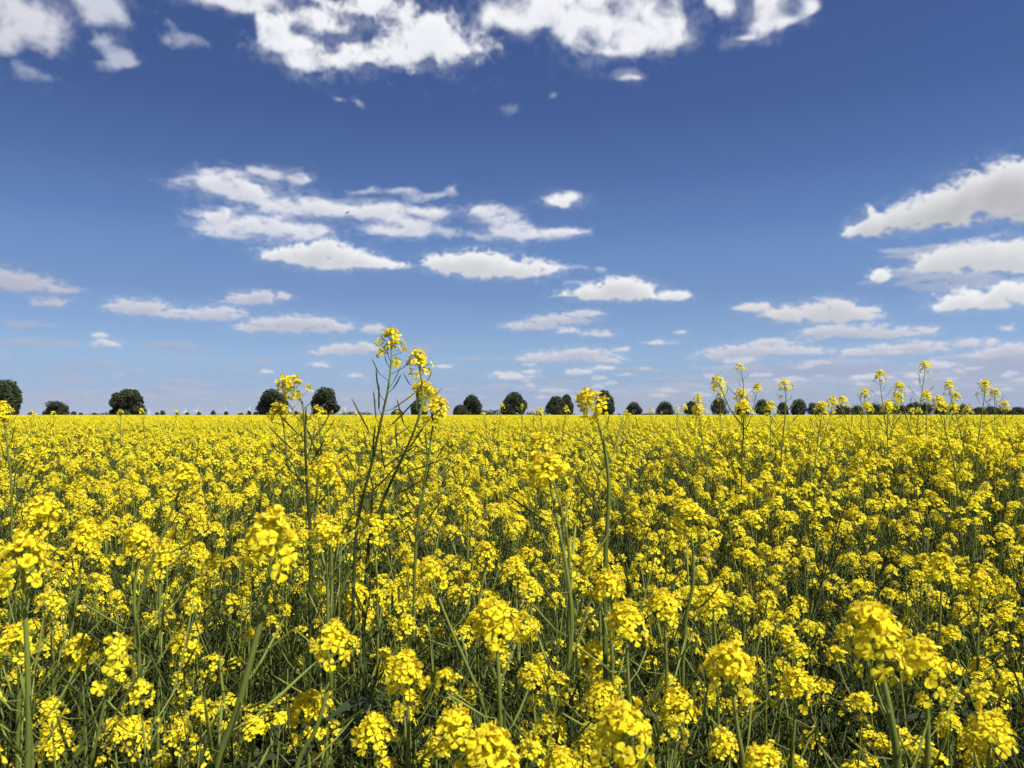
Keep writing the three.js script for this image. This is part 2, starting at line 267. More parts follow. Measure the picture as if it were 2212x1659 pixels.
// one head seen from its top: [flower number, matrix, tint] of each open flower, and the green bits (buds, stalks) in `green`
function headLayout(seed, n, lod, green, frame, scale = 1, loose = 0) {
  const r = rng(seed), list = [], q = new THREE.Quaternion();
  const pt = (v) => v.multiplyScalar(scale).applyMatrix4(frame);
  for (let k = 0; k < n; k++) {
    const t = (k + 0.5) / n, a = k * 2.39996 + r() * 0.7, polar = lerp(0.3, 1.48, Math.pow(t, 0.75)) + (r() - 0.5) * 0.55 + loose * t * 0.3, len = lerp(0.014, 0.0235, t) * (0.72 + 0.56 * r()), y0 = -t * (0.012 + 0.014 * loose) - (t > 0.86 ? 0.02 * loose * r() : 0);
    const d = V(Math.sin(polar) * Math.cos(a), Math.cos(polar), Math.sin(polar) * Math.sin(a)), base = V(0, y0, 0), tip = base.clone().addScaledVector(d, len).add(V(0, 0.002, 0));
    const face = d.clone().add(V((r() - 0.5) * 0.7, 0.2 + 0.35 * t + (r() - 0.5) * 0.5, (r() - 0.5) * 0.7)).normalize();
    q.setFromUnitVectors(up, face).multiply(new THREE.Quaternion().setFromAxisAngle(up, r() * 6.3));
    const m = new THREE.Matrix4().compose(tip.clone().multiplyScalar(scale), q, V(1, 1, 1).multiplyScalar(scale * (0.9 + 0.2 * r()))).premultiply(frame);
    list.push([r() < 0.1 ? 5 : Math.floor(r() * 5), m, 0.92 + 0.14 * r()]);
    if (green && lod < 2) green.tube([pt(base), pt(tip)], 0.00045 * scale, PED, 3);
  }
  if (green) for (let k = 0; k < (lod === 0 ? 14 : lod === 1 ? 6 : 3); k++) {
    const a = k * 2.4, rr = 0.0022 * Math.sqrt(k) * (lod ? 1.5 : 1), p = V(Math.cos(a) * rr, 0.0085 - rr * 0.35, Math.sin(a) * rr), ax = V(p.x * 40, 1, p.z * 40).normalize();
    green.ball(pt(p), ax.transformDirection(frame), 0.0014 * scale * (lod ? 1.5 : 1), 0.003 * scale * (lod ? 1.3 : 1), shade(BUD, 0.8 + 0.4 * r()));
  }
  return list;
}
function frameAt(p, dir, spin = 0) { return new THREE.Matrix4().compose(p, new THREE.Quaternion().setFromUnitVectors(up, dir.clone().normalize()).multiply(new THREE.Quaternion().setFromAxisAngle(up, spin)), V(1, 1, 1)); }
// one pod on its stalk; t from 0 (just below the flowers) to 1
function pod(s, p, dir, a, t, r, base = POD) {
  const side = V(Math.cos(a), 0, Math.sin(a)), e = side.addScaledVector(dir, -side.dot(dir)).normalize(), open = 0.95 + 0.45 * r(), l1 = 0.015 + 0.014 * r(), l2 = lerp(0.014, 0.054, smooth(0, 0.45, t)) * (0.75 + 0.5 * r()), rise = 0.35 + 0.65 * r();
  const d1 = dir.clone().multiplyScalar(Math.cos(open)).addScaledVector(e, Math.sin(open)), d2 = d1.clone().addScaledVector(dir, rise).normalize(), d3 = d2.clone().addScaledVector(dir, rise * 0.5 * (r() - 0.1)).normalize();
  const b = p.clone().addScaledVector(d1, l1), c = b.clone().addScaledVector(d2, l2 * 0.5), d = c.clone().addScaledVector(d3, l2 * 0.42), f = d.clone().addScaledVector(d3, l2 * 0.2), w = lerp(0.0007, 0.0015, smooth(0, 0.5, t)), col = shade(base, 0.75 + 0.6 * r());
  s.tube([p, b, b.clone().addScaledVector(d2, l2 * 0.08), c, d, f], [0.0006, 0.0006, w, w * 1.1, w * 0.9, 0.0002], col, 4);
  return b;
}
const curveOf = (pts) => new THREE.CatmullRomCurve3(pts, false, 'centripetal');
function leafShape(s, p, out, len, width, r) {
  const side = out.clone().cross(up).normalize(), rows = [], droop = 0.3 + 0.5 * r(), c = shade(LEAF, 0.75 + 0.5 * r());
  for (const [u, w] of [[0, 0.15], [0.2, 0.6], [0.45, 1], [0.7, 0.75], [0.9, 0.35], [1, 0.02]]) { const q = p.clone().addScaledVector(out, len * u).add(V(0, len * (0.55 * u - droop * u * u), 0)); rows.push([q.clone().addScaledVector(side, width * w).add(V(0, width * w * 0.3, 0)), q, q.clone().addScaledVector(side, -width * w).add(V(0, width * w * 0.3, 0))]); }
  s.sheet(rows, c);
}
// a plant's stems from a list of racemes {pts (base to top), r0, r1, head scale, flowers, pods, seed}
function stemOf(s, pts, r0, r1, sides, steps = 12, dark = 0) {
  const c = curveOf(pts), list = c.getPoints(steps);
  s.tube(list, list.map((_, k) => lerp(r0, r1, Math.pow(k / steps, 0.8))), (k) => { const t = k / steps; return [0, 1, 2].map((j) => dark ? lerp(STALK_SHADED[j] * 1.2, STEM[j], smooth(dark - 0.14, dark + 0.1, t)) : lerp(STEM_SHADED[j], STEM[j], t)); }, sides);  // stem darkens downward: canopy shade put into its colour
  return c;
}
function podsAlong(make, curve, n, reach, seed, skip = 0.03) {                 // reach in metres below the head
  const r = rng(seed), L = curve.getLength(), turn = r() * 6;
  for (let k = 0; k < n; k++) {
    const t = (k + r() * 0.5) / n, u = 1 - (skip + reach * Math.pow(t, 1.1)) / L;
    if (u < 0.05) break;
    make(curve.getPointAt(u), curve.getTangentAt(u), turn + k * 2.4 + r() * 0.6, t, r);
  }
}
// racemes of an ordinary plant, about 1.3 m tall, foot at the origin
function racemesOf(seed, height = 1.3) {
  const r = rng(seed), lean = V((r() - 0.5) * 0.3, 0, (r() - 0.5) * 0.3), main = [V(0, 0, 0), V(lean.x * 0.2 + (r() - 0.5) * 0.05, height * 0.35, lean.z * 0.2), V(lean.x * 0.6 + (r() - 0.5) * 0.07, height * 0.7, lean.z * 0.6 + (r() - 0.5) * 0.07), V(lean.x, height, lean.z)];
  const list = [{ pts: main, r0: 0.0045, r1: 0.0015, head: 0.74 + 0.22 * r(), pods: 18, reach: 0.32 }], c = curveOf(main), n = 4 + Math.floor(r() * 4);
  for (let k = 0; k < n; k++) {
    const u = 0.46 + 0.4 * (k + r() * 0.7) / n, p = c.getPointAt(u), a = k * 2.4 + r(), reach = height * (1 - u) * (0.6 + 0.42 * r()) + 0.02, out = 0.05 + 0.09 * r();
    list.push({ pts: [p, p.clone().add(V(Math.cos(a) * out * 0.55, reach * 0.3, Math.sin(a) * out * 0.55)), p.clone().add(V(Math.cos(a) * out, reach * 0.68, Math.sin(a) * out)), p.clone().add(V(Math.cos(a) * out * (1.1 + 0.2 * r()), reach, Math.sin(a) * out * 1.15))], r0: 0.0024, r1: 0.0012, head: 0.55 + 0.3 * r(), pods: 10, reach: Math.min(0.2, reach * 0.7) });
  }
  return list;
}
// an ordinary plant as a Group with parts
function plantWithParts(seed, label, group) {
  const o = thing('rapeseed_plant', label, 'rapeseed plant', V(0, 0, 0), group), r = rng(seed * 7 + 1), st = new Shape(), pd = new Shape();
  racemesOf(seed).forEach((q, k) => {
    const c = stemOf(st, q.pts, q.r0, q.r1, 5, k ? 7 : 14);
    podsAlong((...a) => { pod(pd, ...a); }, c, q.pods, q.reach, seed * 31 + k);
    const pet = new Shape(), gr = new Shape(), top = c.getPointAt(1);
    for (const [f, m, t] of headLayout(seed * 57 + k, 21 + Math.floor(r() * 9), 1, gr, frameAt(top, c.getTangentAt(1), r() * 6), q.head, 0.3 + 0.5 * r())) pet.add(flowers[1][f], m, t);
    const h = mesh('flower_head', pet.build(), petalMat, o);
    mesh('buds', gr.build(), greenMat, h);
  });
  for (let k = 0; k < 6; k++) { const a = r() * 6.3, s = new Shape(); leafShape(s, V(0, 0.3 + 0.11 * k, 0), V(Math.cos(a), 0, Math.sin(a)), 0.07 + 0.09 * r(), 0.012 + 0.014 * r(), r); mesh('leaf', s.build(), leafMat, o); }
  mesh('stem', st.build(), greenMat, o);
  mesh('seed_pods', pd.build(), greenMat, o).userData.kind = 'stuff';
  return o;
}

// ------------------------------------------------------------------ ground
const FIELD_END = 320;
{
  const N = 256, data = new Uint8Array(N * N * 4);
  for (let y = 0; y < N; y++) for (let x = 0; x < N; x++) { const n = fbm(x / 20, y / 20, 5.5, 5), o = (y * N + x) * 4, k = 1 + n * 0.7; data[o] = clamp(70 * k, 0, 255); data[o + 1] = clamp(64 * k, 0, 255); data[o + 2] = clamp(42 * k, 0, 255); data[o + 3] = 255; }
  const t = new THREE.DataTexture(data, N, N); t.colorSpace = THREE.SRGBColorSpace; t.wrapS = t.wrapT = THREE.MirroredRepeatWrapping; t.magFilter = THREE.LinearFilter; t.repeat.set(9000, 9000); t.needsUpdate = true;
  const g = mesh('ground', new THREE.PlaneGeometry(30000, 30000), new THREE.MeshStandardMaterial({ name: 'soil', map: t, roughness: 1 }));
  g.rotation.x = -Math.PI / 2; g.position.set(0, 0, -6000); g.userData.kind = 'structure';
}

// ------------------------------------------------------------------ trees, hedges, far wood
const foliageMat = new THREE.MeshPhysicalMaterial({ name: 'foliage', color: lin(1, 1, 1), vertexColors: true, roughness: 0.85, transmission: 0.15, thickness: 0, specularIntensity: 0.3, side: THREE.DoubleSide });
const barkMat = new THREE.MeshStandardMaterial({ name: 'bark', color: lin(0.07, 0.055, 0.04), roughness: 0.95 });
function leaves(s, lobes, count, size, r, tone) {                              // lobes [x, y, z, rx, ry, rz] in metres
  const vol = lobes.map((l) => l[3] * l[4]), sum = vol.reduce((a, b) => a + b);
  lobes.forEach((l, k) => {
    const lobeTone = 0.8 + 0.4 * r();
    for (let i = 0, n = count * vol[k] / sum; i < n; i++) {
      const u = r() * 2 - 1, a = r() * 6.283, q = Math.sqrt(1 - u * u), rr = Math.pow(r(), 0.3) * (0.97 + 0.1 * r() * r()), d = V(q * Math.cos(a), u, q * Math.sin(a));
      const p = V(l[0] + d.x * l[3] * rr, Math.max(0.3, l[1] + d.y * l[4] * rr), l[2] + d.z * l[5] * rr), z = size * (0.55 + 0.9 * r());
      const n1 = d.clone().add(V(r() - 0.5, r() - 0.2, r() - 0.5).multiplyScalar(1.6)).normalize(), e1 = V(r() - 0.5, r() - 0.5, r() - 0.5).cross(n1).normalize(), e2 = n1.clone().cross(e1), t = lobeTone * (0.88 + 0.24 * r());
      const c = [0.034 * t * tone, 0.045 * t * tone * (0.95 + 0.1 * r()), 0.013 * t * tone];
      s.sheet([[p.clone().addScaledVector(e1, -z), p.clone().addScaledVector(e2, z * 0.6).addScaledVector(n1, -0.2 * z)], [p.clone().addScaledVector(e2, -z * 0.6).addScaledVector(n1, -0.2 * z), p.clone().addScaledVector(e1, z * (0.8 + 0.4 * r()))]], c);
    }
  });
}
// a tree between two bearings: x0, x1 and top as measured, at a depth; shape = lobes [x -1..1, y 0..1, half width, half height]
function tree(label, x0, x1, top, depth, seed, shape, count = 1700, group) {
  const r = rng(seed * 131 + 7), w = (x1 - x0) / 2 / LENS * depth * (depth > 395 ? 1.17 : 1.05), h = EYE + (HORIZON - top) / LENS * depth, o = thing('field_tree', label, 'tree', V(((x0 + x1) / 2 - CX) / LENS * depth, 0, -depth), group);
  if (!shape) {
    shape = [[0, 0.48, 0.74, 0.42], [0.05 - 0.1 * r(), 0.76, 0.5, 0.23]];
    for (let k = 0; k < 9; k++) { const a = k / 8 * Math.PI, j = 0.8 + 0.16 * r(); shape.push([-Math.cos(a) * 0.62 * j * (0.9 + 0.2 * r()), 0.32 + Math.sin(a) * 0.44 * j, 0.22 + 0.14 * r(), 0.14 + 0.08 * r()]); }
    for (let k = 0; k < 4; k++) shape.push([(r() - 0.5) * 1.3, 0.16 + 0.12 * r(), 0.28, 0.13]);
  }
  const s = new Shape(), lobes = [];
  for (const [x, y, rx, ry] of shape) { const n = rx > 0.5 ? 1 : 2; for (let k = 0; k < n; k++) lobes.push([x * w * 0.96, y * h, (r() - 0.5) * 1.2 * w * Math.sqrt(Math.max(0, 1 - x * x)), rx * w, ry * h, rx * w]); }
  leaves(s, lobes, count * 3.2, h * 0.027 + (count < 500 ? 0.5 : 0.16), r, 1);
  mesh('crown', s.build(), foliageMat, o);
  const b = new Shape(), lean = (r() - 0.5) * 0.1 * h, fork = V(lean, h * 0.3, 0);
  b.tube([V(0, -0.2, 0), V(0.02 * lean, 0.5, 0), V(lean * 0.5, h * 0.15, 0), fork, V(lean * 1.3, h * 0.55, 0), V(lean * 1.5, h * 0.8, 0)], [0.045, 0.035, 0.03, 0.026, 0.016, 0.004].map((k) => k * h), [1, 1, 1], 7);
  for (let k = 0; k < 6; k++) { const a = k * 2.4 + r(), out = w * (0.45 + 0.35 * r()); b.tube([fork.clone().add(V(0, h * 0.03 * k, 0)), fork.clone().add(V(Math.cos(a) * out * 0.5, h * (0.12 + 0.03 * k), Math.sin(a) * out * 0.5)), fork.clone().add(V(Math.cos(a) * out, h * (0.18 + 0.06 * k), Math.sin(a) * out))], [0.014 * h, 0.009 * h, 0.002 * h], [1, 1, 1], 5); }
  mesh('trunk', b.build(), barkMat, o);
  return o;
}
const RAGGED = [[0.1, 0.62, 0.6, 0.3], [0, 0.86, 0.4, 0.13], [-0.42, 0.72, 0.3, 0.16], [0.5, 0.76, 0.32, 0.14], [0.72, 0.66, 0.24, 0.1], [-0.55, 0.52, 0.3, 0.16], [-0.72, 0.34, 0.26, 0.13], [-0.82, 0.22, 0.15, 0.08], [0.12, 0.3, 0.42, 0.28], [0.62, 0.32, 0.32, 0.18], [0.72, 0.2, 0.26, 0.16], [0.1, 0.12, 0.4, 0.14], [0.82, 0.54, 0.06, 0.07]];
tree('largest dark green tree, at the left edge and cut by the frame', -36, 44, 816, 290, 1, null, 2600);
tree('small round dark tree between the large tree at the left edge and the ragged tree', 95, 148, 865, 380, 2);
tree('broad ragged dark tree with drooping right bough and gaps at lower left', 238, 314, 839, 340, 3, RAGGED, 2400);
tree('dark round tree half hidden behind the yellow heads left of the tallest plants', 552, 625, 839, 350, 4, null, 2200);
tree('dark dome-shaped tree right of the bent flower head, left of the tallest plant', 667, 736, 835, 350, 5, null, 2200);
tree('low bushy tree just right of the tallest plant\'s stem', 843, 874, 883, 430, 6, null, 900);
tree('small dark tree showing behind the second tall plant\'s lower flower heads', 885, 922, 862, 420, 7, null, 1200);
tree('small left half of the paired trees right of the tall plants', 976, 1013, 873, 400, 8, null, 1200);
tree('tall right half of the paired trees right of the tall plants', 996, 1043, 851, 410, 9, null, 1700);
tree('broad dome-shaped dark tree with a hedge at its left, near the middle', 1077, 1143, 845, 390, 10, null, 2200);
tree('round dark tree in front of a taller one, left of the nodding flower head', 1177, 1226, 854, 410, 11);
tree('dark tree half hidden behind the round tree left of the nodding head', 1206, 1240, 851, 440, 12);
tree('tall dark tree half hidden by the right side of the nodding flower head', 1284, 1329, 841, 410, 13, null, 1900);
tree('small low tree standing alone right of the nodding flower head', 1350, 1388, 867, 520, 14, null, 1200);
tree('small oval tree, second right of the nodding flower head', 1416, 1457, 865, 520, 15, null, 1200);
tree('small round tree just left of the nearest cluster of tall right-hand heads', 1476, 1511, 865, 560, 16, null, 1100);
tree('dark tree under the forked tall plant right of the middle', 1533, 1572, 857, 560, 17, null, 1200);
tree('dark tree hidden behind two stacked yellow heads of the forked plant', 1586, 1618, 868, 580, 18, null, 1000);
tree('round dark tree between the forked plant and the lone podded plant', 1629, 1667, 861, 580, 19, null, 1200);
tree('narrow dark tree behind the stem of the lone podded plant', 1676, 1703, 867, 590, 20, null, 900);
tree('round dark tree right of the lone podded plant', 1706, 1742, 860, 580, 21, null, 1200);
tree('flat-topped dark tree at the start of the right-hand tree belt', 1743, 1778, 868, 600, 22, null, 1000);
const PLACES = ['first', 'second', 'third', 'fourth', 'fifth', 'sixth', 'seventh', 'eighth', 'ninth', 'tenth', 'eleventh', 'twelfth', 'thirteenth', 'fourteenth', 'fifteenth', 'sixteenth', 'seventeenth', 'eighteenth', 'nineteenth', 'twentieth'];
[[1800, 1836, 871], [1836, 1864, 874], [1872, 1910, 870], [1905, 1940, 870], [1932, 1968, 873], [1952, 1990, 867], [1978, 2016, 869], [2018, 2050, 872], [2040, 2074, 875], [2066, 2100, 872], [2096, 2130, 878], [2122, 2160, 876], [2152, 2186, 879], [2180, 2218, 877]].forEach(([a, b, c], k) => tree(PLACES[k] + ' dark tree from the left in the belt along the right horizon', a, b, c, 610 + 12 * (k % 3), 40 + k, null, 900, 'trees of the belt on the right horizon'));
function hedge(label, x0, x1, top, depth, seed, group) {
  const r = rng(seed * 17 + 5), W = (x1 - x0) / LENS * depth, h = EYE + (HORIZON - top) / LENS * depth, o = thing('hedge', label, 'hedge', V(((x0 + x1) / 2 - CX) / LENS * depth, 0, -depth), group), s = new Shape(), lobes = [], n = Math.max(3, Math.round(W / h * 0.9));
  for (let k = 0; k < n; k++) lobes.push([(k + 0.5 - n / 2) / n * W, h * (0.4 + 0.12 * r()), (r() - 0.5) * 2, W / n * 0.75, h * (0.42 + 0.1 * r()), 2 + r()]);
  leaves(s, lobes, 160 * n, 0.35 + h * 0.02, r, 0.95);
  mesh('foliage', s.build(), foliageMat, o);
  const b = new Shape(); for (let k = 0; k < n; k++) b.tube([V(lobes[k][0], -0.1, lobes[k][2]), V(lobes[k][0] + 0.2, h * 0.4, lobes[k][2])], [0.12, 0.05], [1, 1, 1], 5);
  mesh('stems', b.build(), barkMat, o).userData.kind = 'stuff';
}
hedge('low dark hedge joining the paired trees to the broad dome-shaped tree', 1036, 1084, 882, 420, 1);
hedge('low dark hedge at the left foot of the ragged tree', 218, 262, 888, 460, 2);
hedge('long low hedge between the dome-shaped tree and the tallest plant', 738, 800, 887, 600, 3);
hedge('short low hedge right of the broad dome-shaped tree', 1140, 1180, 888, 640, 4);
hedge('low hedge between the two lone small trees right of the nodding head', 1388, 1420, 891, 900, 5);
hedge('low hedge running left out of the tree belt on the right', 1770, 1880, 884, 650, 6);
[[160, 887, 9], [258, 887, 11], [176, 890, 8], [352, 885, 9], [384, 888, 6], [430, 888, 8], [461, 885, 9], [489, 887, 8], [520, 889, 10], [538, 885, 10], [552, 888, 8], [573, 889, 9], [598, 885, 10], [610, 888, 9], [642, 888, 6], [340, 889, 7], [405, 889, 7], [66, 889, 8], [205, 890, 8], [640, 886, 8]].sort((a, b) => a[0] - b[0]).forEach(([x, y, w], k) => {
  tree(PLACES[k] + ' tiny far dark tree from the left in the spaced row on the left horizon', x - w * 0.6, x + w * 0.6, y + 1, 1500 + 20 * (k % 5), 90 + k, null, 420, 'tiny trees of the far row');
});
{ // the far wood that closes the horizon, one low mass
  const s = new Shape(), r = rng(5), lobes = [];
  for (let k = 0; k < 260; k++) { const x = lerp(-2600, 3000, k / 260) + 20 * r(), keep = P.noise(k * 0.11, 2.2, 0.7) > -0.1 || x > 650; if (keep) lobes.push([x, 2.2 + 2 * r(), -2250 - 160 * r(), 14 + 8 * r(), 2.6 + 3 * r(), 10]); }
  leaves(s, lobes, 9000, 1.4, r, 1);
  const m = mesh('far_woodland', s.build(), foliageMat); m.userData = { label: 'thin dark line of far woodland closing the horizon', category: 'woodland', kind: 'stuff' };
}

// ------------------------------------------------------------------ wind turbines, far off
const whiteMat = new THREE.MeshStandardMaterial({ name: 'turbine_paint', color: lin(0.84, 0.85, 0.86), roughness: 0.45 });
function turbine(label, x, y, depth, turn, blade, yaw) {
  const hub = EYE + (HORIZON - y) / LENS * depth, o = thing('wind_turbine', label, 'wind turbine', V((x - CX) / LENS * depth, 0, -depth), 'wind turbines on the left horizon');
  const t = new Shape(); t.tube([V(0, -1, 0), V(0, hub * 0.5, 0), V(0, hub, 0)], [4, 3.2, 2.3], [1, 1, 1], 14); mesh('tower', t.build(), whiteMat, o);
  const head = new THREE.Group(); head.name = 'rotor'; head.position.set(0, hub + 1.2, 0); head.rotation.y = yaw; o.add(head);
  const n = new Shape(); n.tube([V(0, 0, -5.5), V(0, 0, -5), V(0, 0, 2), V(0, 0, 3.5), V(0, 0, 4.6)], [0.8, 2.9, 3.2, 2.6, 0.5], [1, 1, 1], 12); mesh('nacelle', n.build(), whiteMat, head);
  for (let k = 0; k < 3; k++) {
    const a = turn * rad + k * 2 * Math.PI / 3, d = V(-Math.sin(a), Math.cos(a), 0), e = V(Math.cos(a), Math.sin(a), 0), s = new Shape();
    s.sheet([[0.03, 1.1], [0.12, 2], [0.25, 2.2], [0.6, 1.3], [0.9, 0.7], [1, 0.1]].map(([u, w]) => [-1, 0, 1, 0, -1].map((c, j) => d.clone().multiplyScalar(u * blade).addScaledVector(e, c * w + 0.4 * w).add(V(0, 0, 3.4 + (j === 1 ? 0.45 : j === 3 ? -0.45 : 0) * w)))), [1, 1, 1]);
    mesh('blade', s.build(), whiteMat, head);
  }
}
turbine('white wind turbine, leftmost of the clear four on the left horizon', 401.5, 888.5, 7600, 2, 44, 0.5);
turbine('white wind turbine, second from left of the clear four on the horizon', 425.5, 886.8, 7400, -28, 46, 0.3);
turbine('white wind turbine, third from left of the clear four, one blade up left', 489, 886, 7400, 28, 46, -0.2);
turbine('white wind turbine nearest the dark round tree behind the yellow heads', 538.5, 885.5, 7300, -12, 46, 0.3);
turbine('pale wind turbine right of the dome-shaped tree beside the tallest plant', 746, 882.5, 7600, -38, 52, 0.2);
turbine('faint distant turbine right of the ragged tree', 323, 889, 9200, 8, 44, 0.4);
turbine('faint distant turbine seen just right of the round tree by the bent head', 627, 890.5, 9200, 4, 44, 0.4);

// ------------------------------------------------------------------ the crop
const BELOW = [[0.5, 0.42], [0.75, 0.36], [0.95, 0.31], [1.2, 0.3], [1.6, 0.25], [2.2, 0.21], [3, 0.165], [4.5, 0.13], [8, 0.11], [20, 0.1], [500, 0.09]];
function canopy(x, z) {                                                      // height of the flower tops there
  const d = Math.max(0.5, -z); let k = 0; while (k < BELOW.length - 2 && BELOW[k + 1][0] < d) k++;
  const b = lerp(BELOW[k][1], BELOW[k + 1][1], clamp((d - BELOW[k][0]) / (BELOW[k + 1][0] - BELOW[k][0]))), xs = CX + x / d * LENS;
  return EYE - b - 0.09 * smooth(1150, 1500, xs) * smooth(0.9, 1.3, d) * (1 - smooth(2.6, 3.8, d)) + 0.085 * smooth(1350, 1650, xs) * smooth(2.7, 3.4, d) * (1 - smooth(5.5, 9, d)) + 0.03 * P.noise(x * 0.5, z * 0.5, 3.3) + 0.03 * P.noise(x * 0.11, z * 0.11, 8.3) + 0.05 * smooth(20, 60, d) * P.noise(x * 0.02, z * 0.02, 4.1);
}
// single plants that show largest, each a thing
const protos = [];
for (let k = 0; k < 10; k++) protos.push([11 + k, null]);
const NEAR_END = 3.7, GROUP = 'rapeseed plants of the near stand';
const MARKS = [[845, 733, 'the tallest head'], [780, 1090, "the tallest plant's stem foot"], [903, 777, 'the second tallest head'], [622, 832, 'the bent-necked head'], [1270, 866, 'the nodding head'], [1312, 1130, 'the long nodding stem'], [1180, 1012, 'the full head on two long stems'], [592, 1150, 'the nearest left-hand head'], [48, 1198, 'the soft head at the left edge'], [402, 1026, 'the head on the leaning pale stem'], [396, 1394, 'the dense low left head'], [280, 1578, 'the lower left corner head'], [184, 1153, 'the flat head at far left'], [720, 1376, 'the dome-shaped head'], [876, 1440, 'the pear-shaped head'], [1056, 1612, 'the largest blurred bottom head'], [1345, 1560, 'the double bottom head'], [1072, 1335, 'the large flat head'], [932, 1228, 'the head on the S-bent stem'], [1882, 1350, 'the largest right-hand head'], [1575, 1430, 'the globe-shaped head'], [2138, 1572, 'the lower right corner head'], [1484, 1106, 'the head on the long bare stem'], [1352, 1338, 'the domed head right of middle'], [1604, 880, 'the forked tall plant'], [1695, 880, 'the lone podded plant'], [1998, 870, 'the highest right-hand head'], [2128, 870, 'the podded head by the right edge'], [275, 868, 'the ragged tree'], [121, 878, 'the small round tree'], [5, 850, 'the large left-edge tree'], [1110, 870, 'the broad dome-shaped tree'], [1010, 870, 'the paired trees'], [1370, 880, 'the lone small tree'], [2036, 1216, 'the tight head over the dark gap'], [1722, 1470, 'the head right of the globe-shaped one']];
const ORDER = ['', 'second ', 'third ', 'fourth ', 'fifth ', 'sixth ', 'seventh ', 'eighth ', 'ninth ', 'tenth ', 'eleventh ', 'twelfth ', 'thirteenth ', 'fourteenth '], SIDES = ['right of', 'up right of', 'straight above', 'up left of', 'left of', 'down left of', 'straight below', 'down right of'];
function nameByNeighbours(list) {                                            // [thing, x, y] each told apart by the nearest landmark, its side and its rank
  const sets = {};
  for (const [o, x, y] of list) {
    let best = null, bd = 1e9; for (const m of MARKS) { const q = Math.hypot(m[0] - x, m[1] - y); if (q < bd) { bd = q; best = m; } }
    const side = SIDES[(Math.round(Math.atan2(best[1] - y, x - best[0]) / (Math.PI / 4)) + 8) % 8]; (sets[side + best[2]] ??= []).push([bd, o, side, best[2]]);
  }
  for (const k in sets) sets[k].sort((a, b) => a[0] - b[0]).forEach(([, o, side, mark], j) => { o.userData.label = 'yellow rapeseed plant, ' + (ORDER[j] ?? 'farther ') + 'nearest ' + side + ' ' + mark; });
}
const taken = [], companions = [], TALL = 'tall rapeseed plants against the sky on the right';
function spot(r, d0, d1, spread) { const d = Math.sqrt(lerp(d0 * d0, d1 * d1, r())), x = (r() * 2 - 1) * spread * d; return [x, -d]; }
function plantOut() {
  const r = rng(4242), placed = []; let n = 0, tries = 0;
  while (n < 232 && tries++ < 6000) {
    const [x, z] = spot(r, 0.72, NEAR_END, 0.74), d = -z, xs = CX + x / d * LENS;
    if (taken.some(([a, b, q]) => (a - x) ** 2 + (b - z) ** 2 < q * q)) continue;
    if (xs > 1250 && d > 1 && d < 2.6 && r() < 0.25) continue;
    taken.push([x, z, 0.1 + 0.03 * r()]);
    const k = Math.floor(r() * protos.length);
    let o;
    if (!protos[k][1]) o = protos[k][1] = plantWithParts(protos[k][0], '', GROUP);
    else { o = protos[k][1].clone(); o.name = numbered('rapeseed_plant'); scene.add(o); o.userData = { ...o.userData }; }
    const h = (canopy(x, z) - 0.02 + 0.035 * (r() + r() - 1) - 0.16 * r() * r()) / 1.32;
    o.position.set(x, 0, z); o.rotation.y = r() * 6.283; o.scale.set(0.92 * (0.9 + 0.2 * r()), h, 0.92 * (0.9 + 0.2 * r()));
    placed.push([o, xs, HORIZON + (EYE - h * 1.32) / d * LENS]); n++;
  }
  nameByNeighbours(placed);
}
// the rest of the crop: single plants to 14 m, square patches beyond, one mass
const crop = new THREE.Group(); crop.name = 'rapeseed_crop'; crop.userData = { label: 'dense yellow flowering rapeseed crop filling the field to the horizon', category: 'rapeseed crop', kind: 'stuff' }; scene.add(crop);
function instances(name, geometry, material, list) {
  const m = new THREE.InstancedMesh(geometry, material, list.length); m.name = name; m.castShadow = m.receiveShadow = true; m.userData.kind = 'stuff';
  list.forEach((q, k) => m.setMatrixAt(k, q)); crop.add(m);
}
function plainPlant(seed, pet, gr, at0, h, lod = 2) {
  const r = rng(seed * 91 + 3), base = new THREE.Matrix4().compose(at0, new THREE.Quaternion().setFromAxisAngle(up, r() * 6.3), V(1, h / 1.3, 1));
  racemesOf(seed).forEach((q, k) => {
    const c = curveOf(q.pts.map((p) => p.clone().applyMatrix4(base))), n = lod === 2 ? (k ? 5 : 9) : 4, list = c.getPoints(n);
    gr.tube(list, list.map((_, j) => lerp(q.r0, q.r1, j / n) * (lod === 2 ? 1 : 1.3)), STEM_SHADED.map((s, j) => lerp(s, STEM[j], k ? 0.7 : 0.4)), 3);
    if (lod === 2) podsAlong((...a) => pod2(gr, ...a), c, k ? 6 : 9, q.reach, seed + k);
    const n2 = lod === 2 ? 15 + Math.floor(r() * 6) : 11;
    for (const [f, m, t] of headLayout(seed * 57 + k, n2, lod, lod === 2 ? gr : null, frameAt(c.getPointAt(1), c.getTangentAt(1), r() * 6), q.head, 0.4)) pet.add(lod === 2 ? flowers[2][f] : flowerFar, m, t);
  });
  if (lod === 2) for (let k = 0; k < 5; k++) { const a = r() * 6.3; leafShape(gr, V(at0.x, 0.35 + 0.1 * k, at0.z), V(Math.cos(a), 0, Math.sin(a)), 0.08 + 0.08 * r(), 0.013 + 0.012 * r(), r); }
}
function pod2(s, p, dir, a, t, r) {                                           // a pod as one thin blade of two faces
  const e = V(Math.cos(a), 0, Math.sin(a)), d = dir.clone().multiplyScalar(0.6 + 0.4 * r()).addScaledVector(e, 1).normalize(), b = p.clone().addScaledVector(d, 0.02), c = b.clone().addScaledVector(d, 0.035 * (0.4 + t)).add(V(0, 0.012, 0));
  s.tube([p, b, c], [0.0006, 0.0012, 0.0004], shade(POD, 0.8 + 0.5 * r()), 3);
}
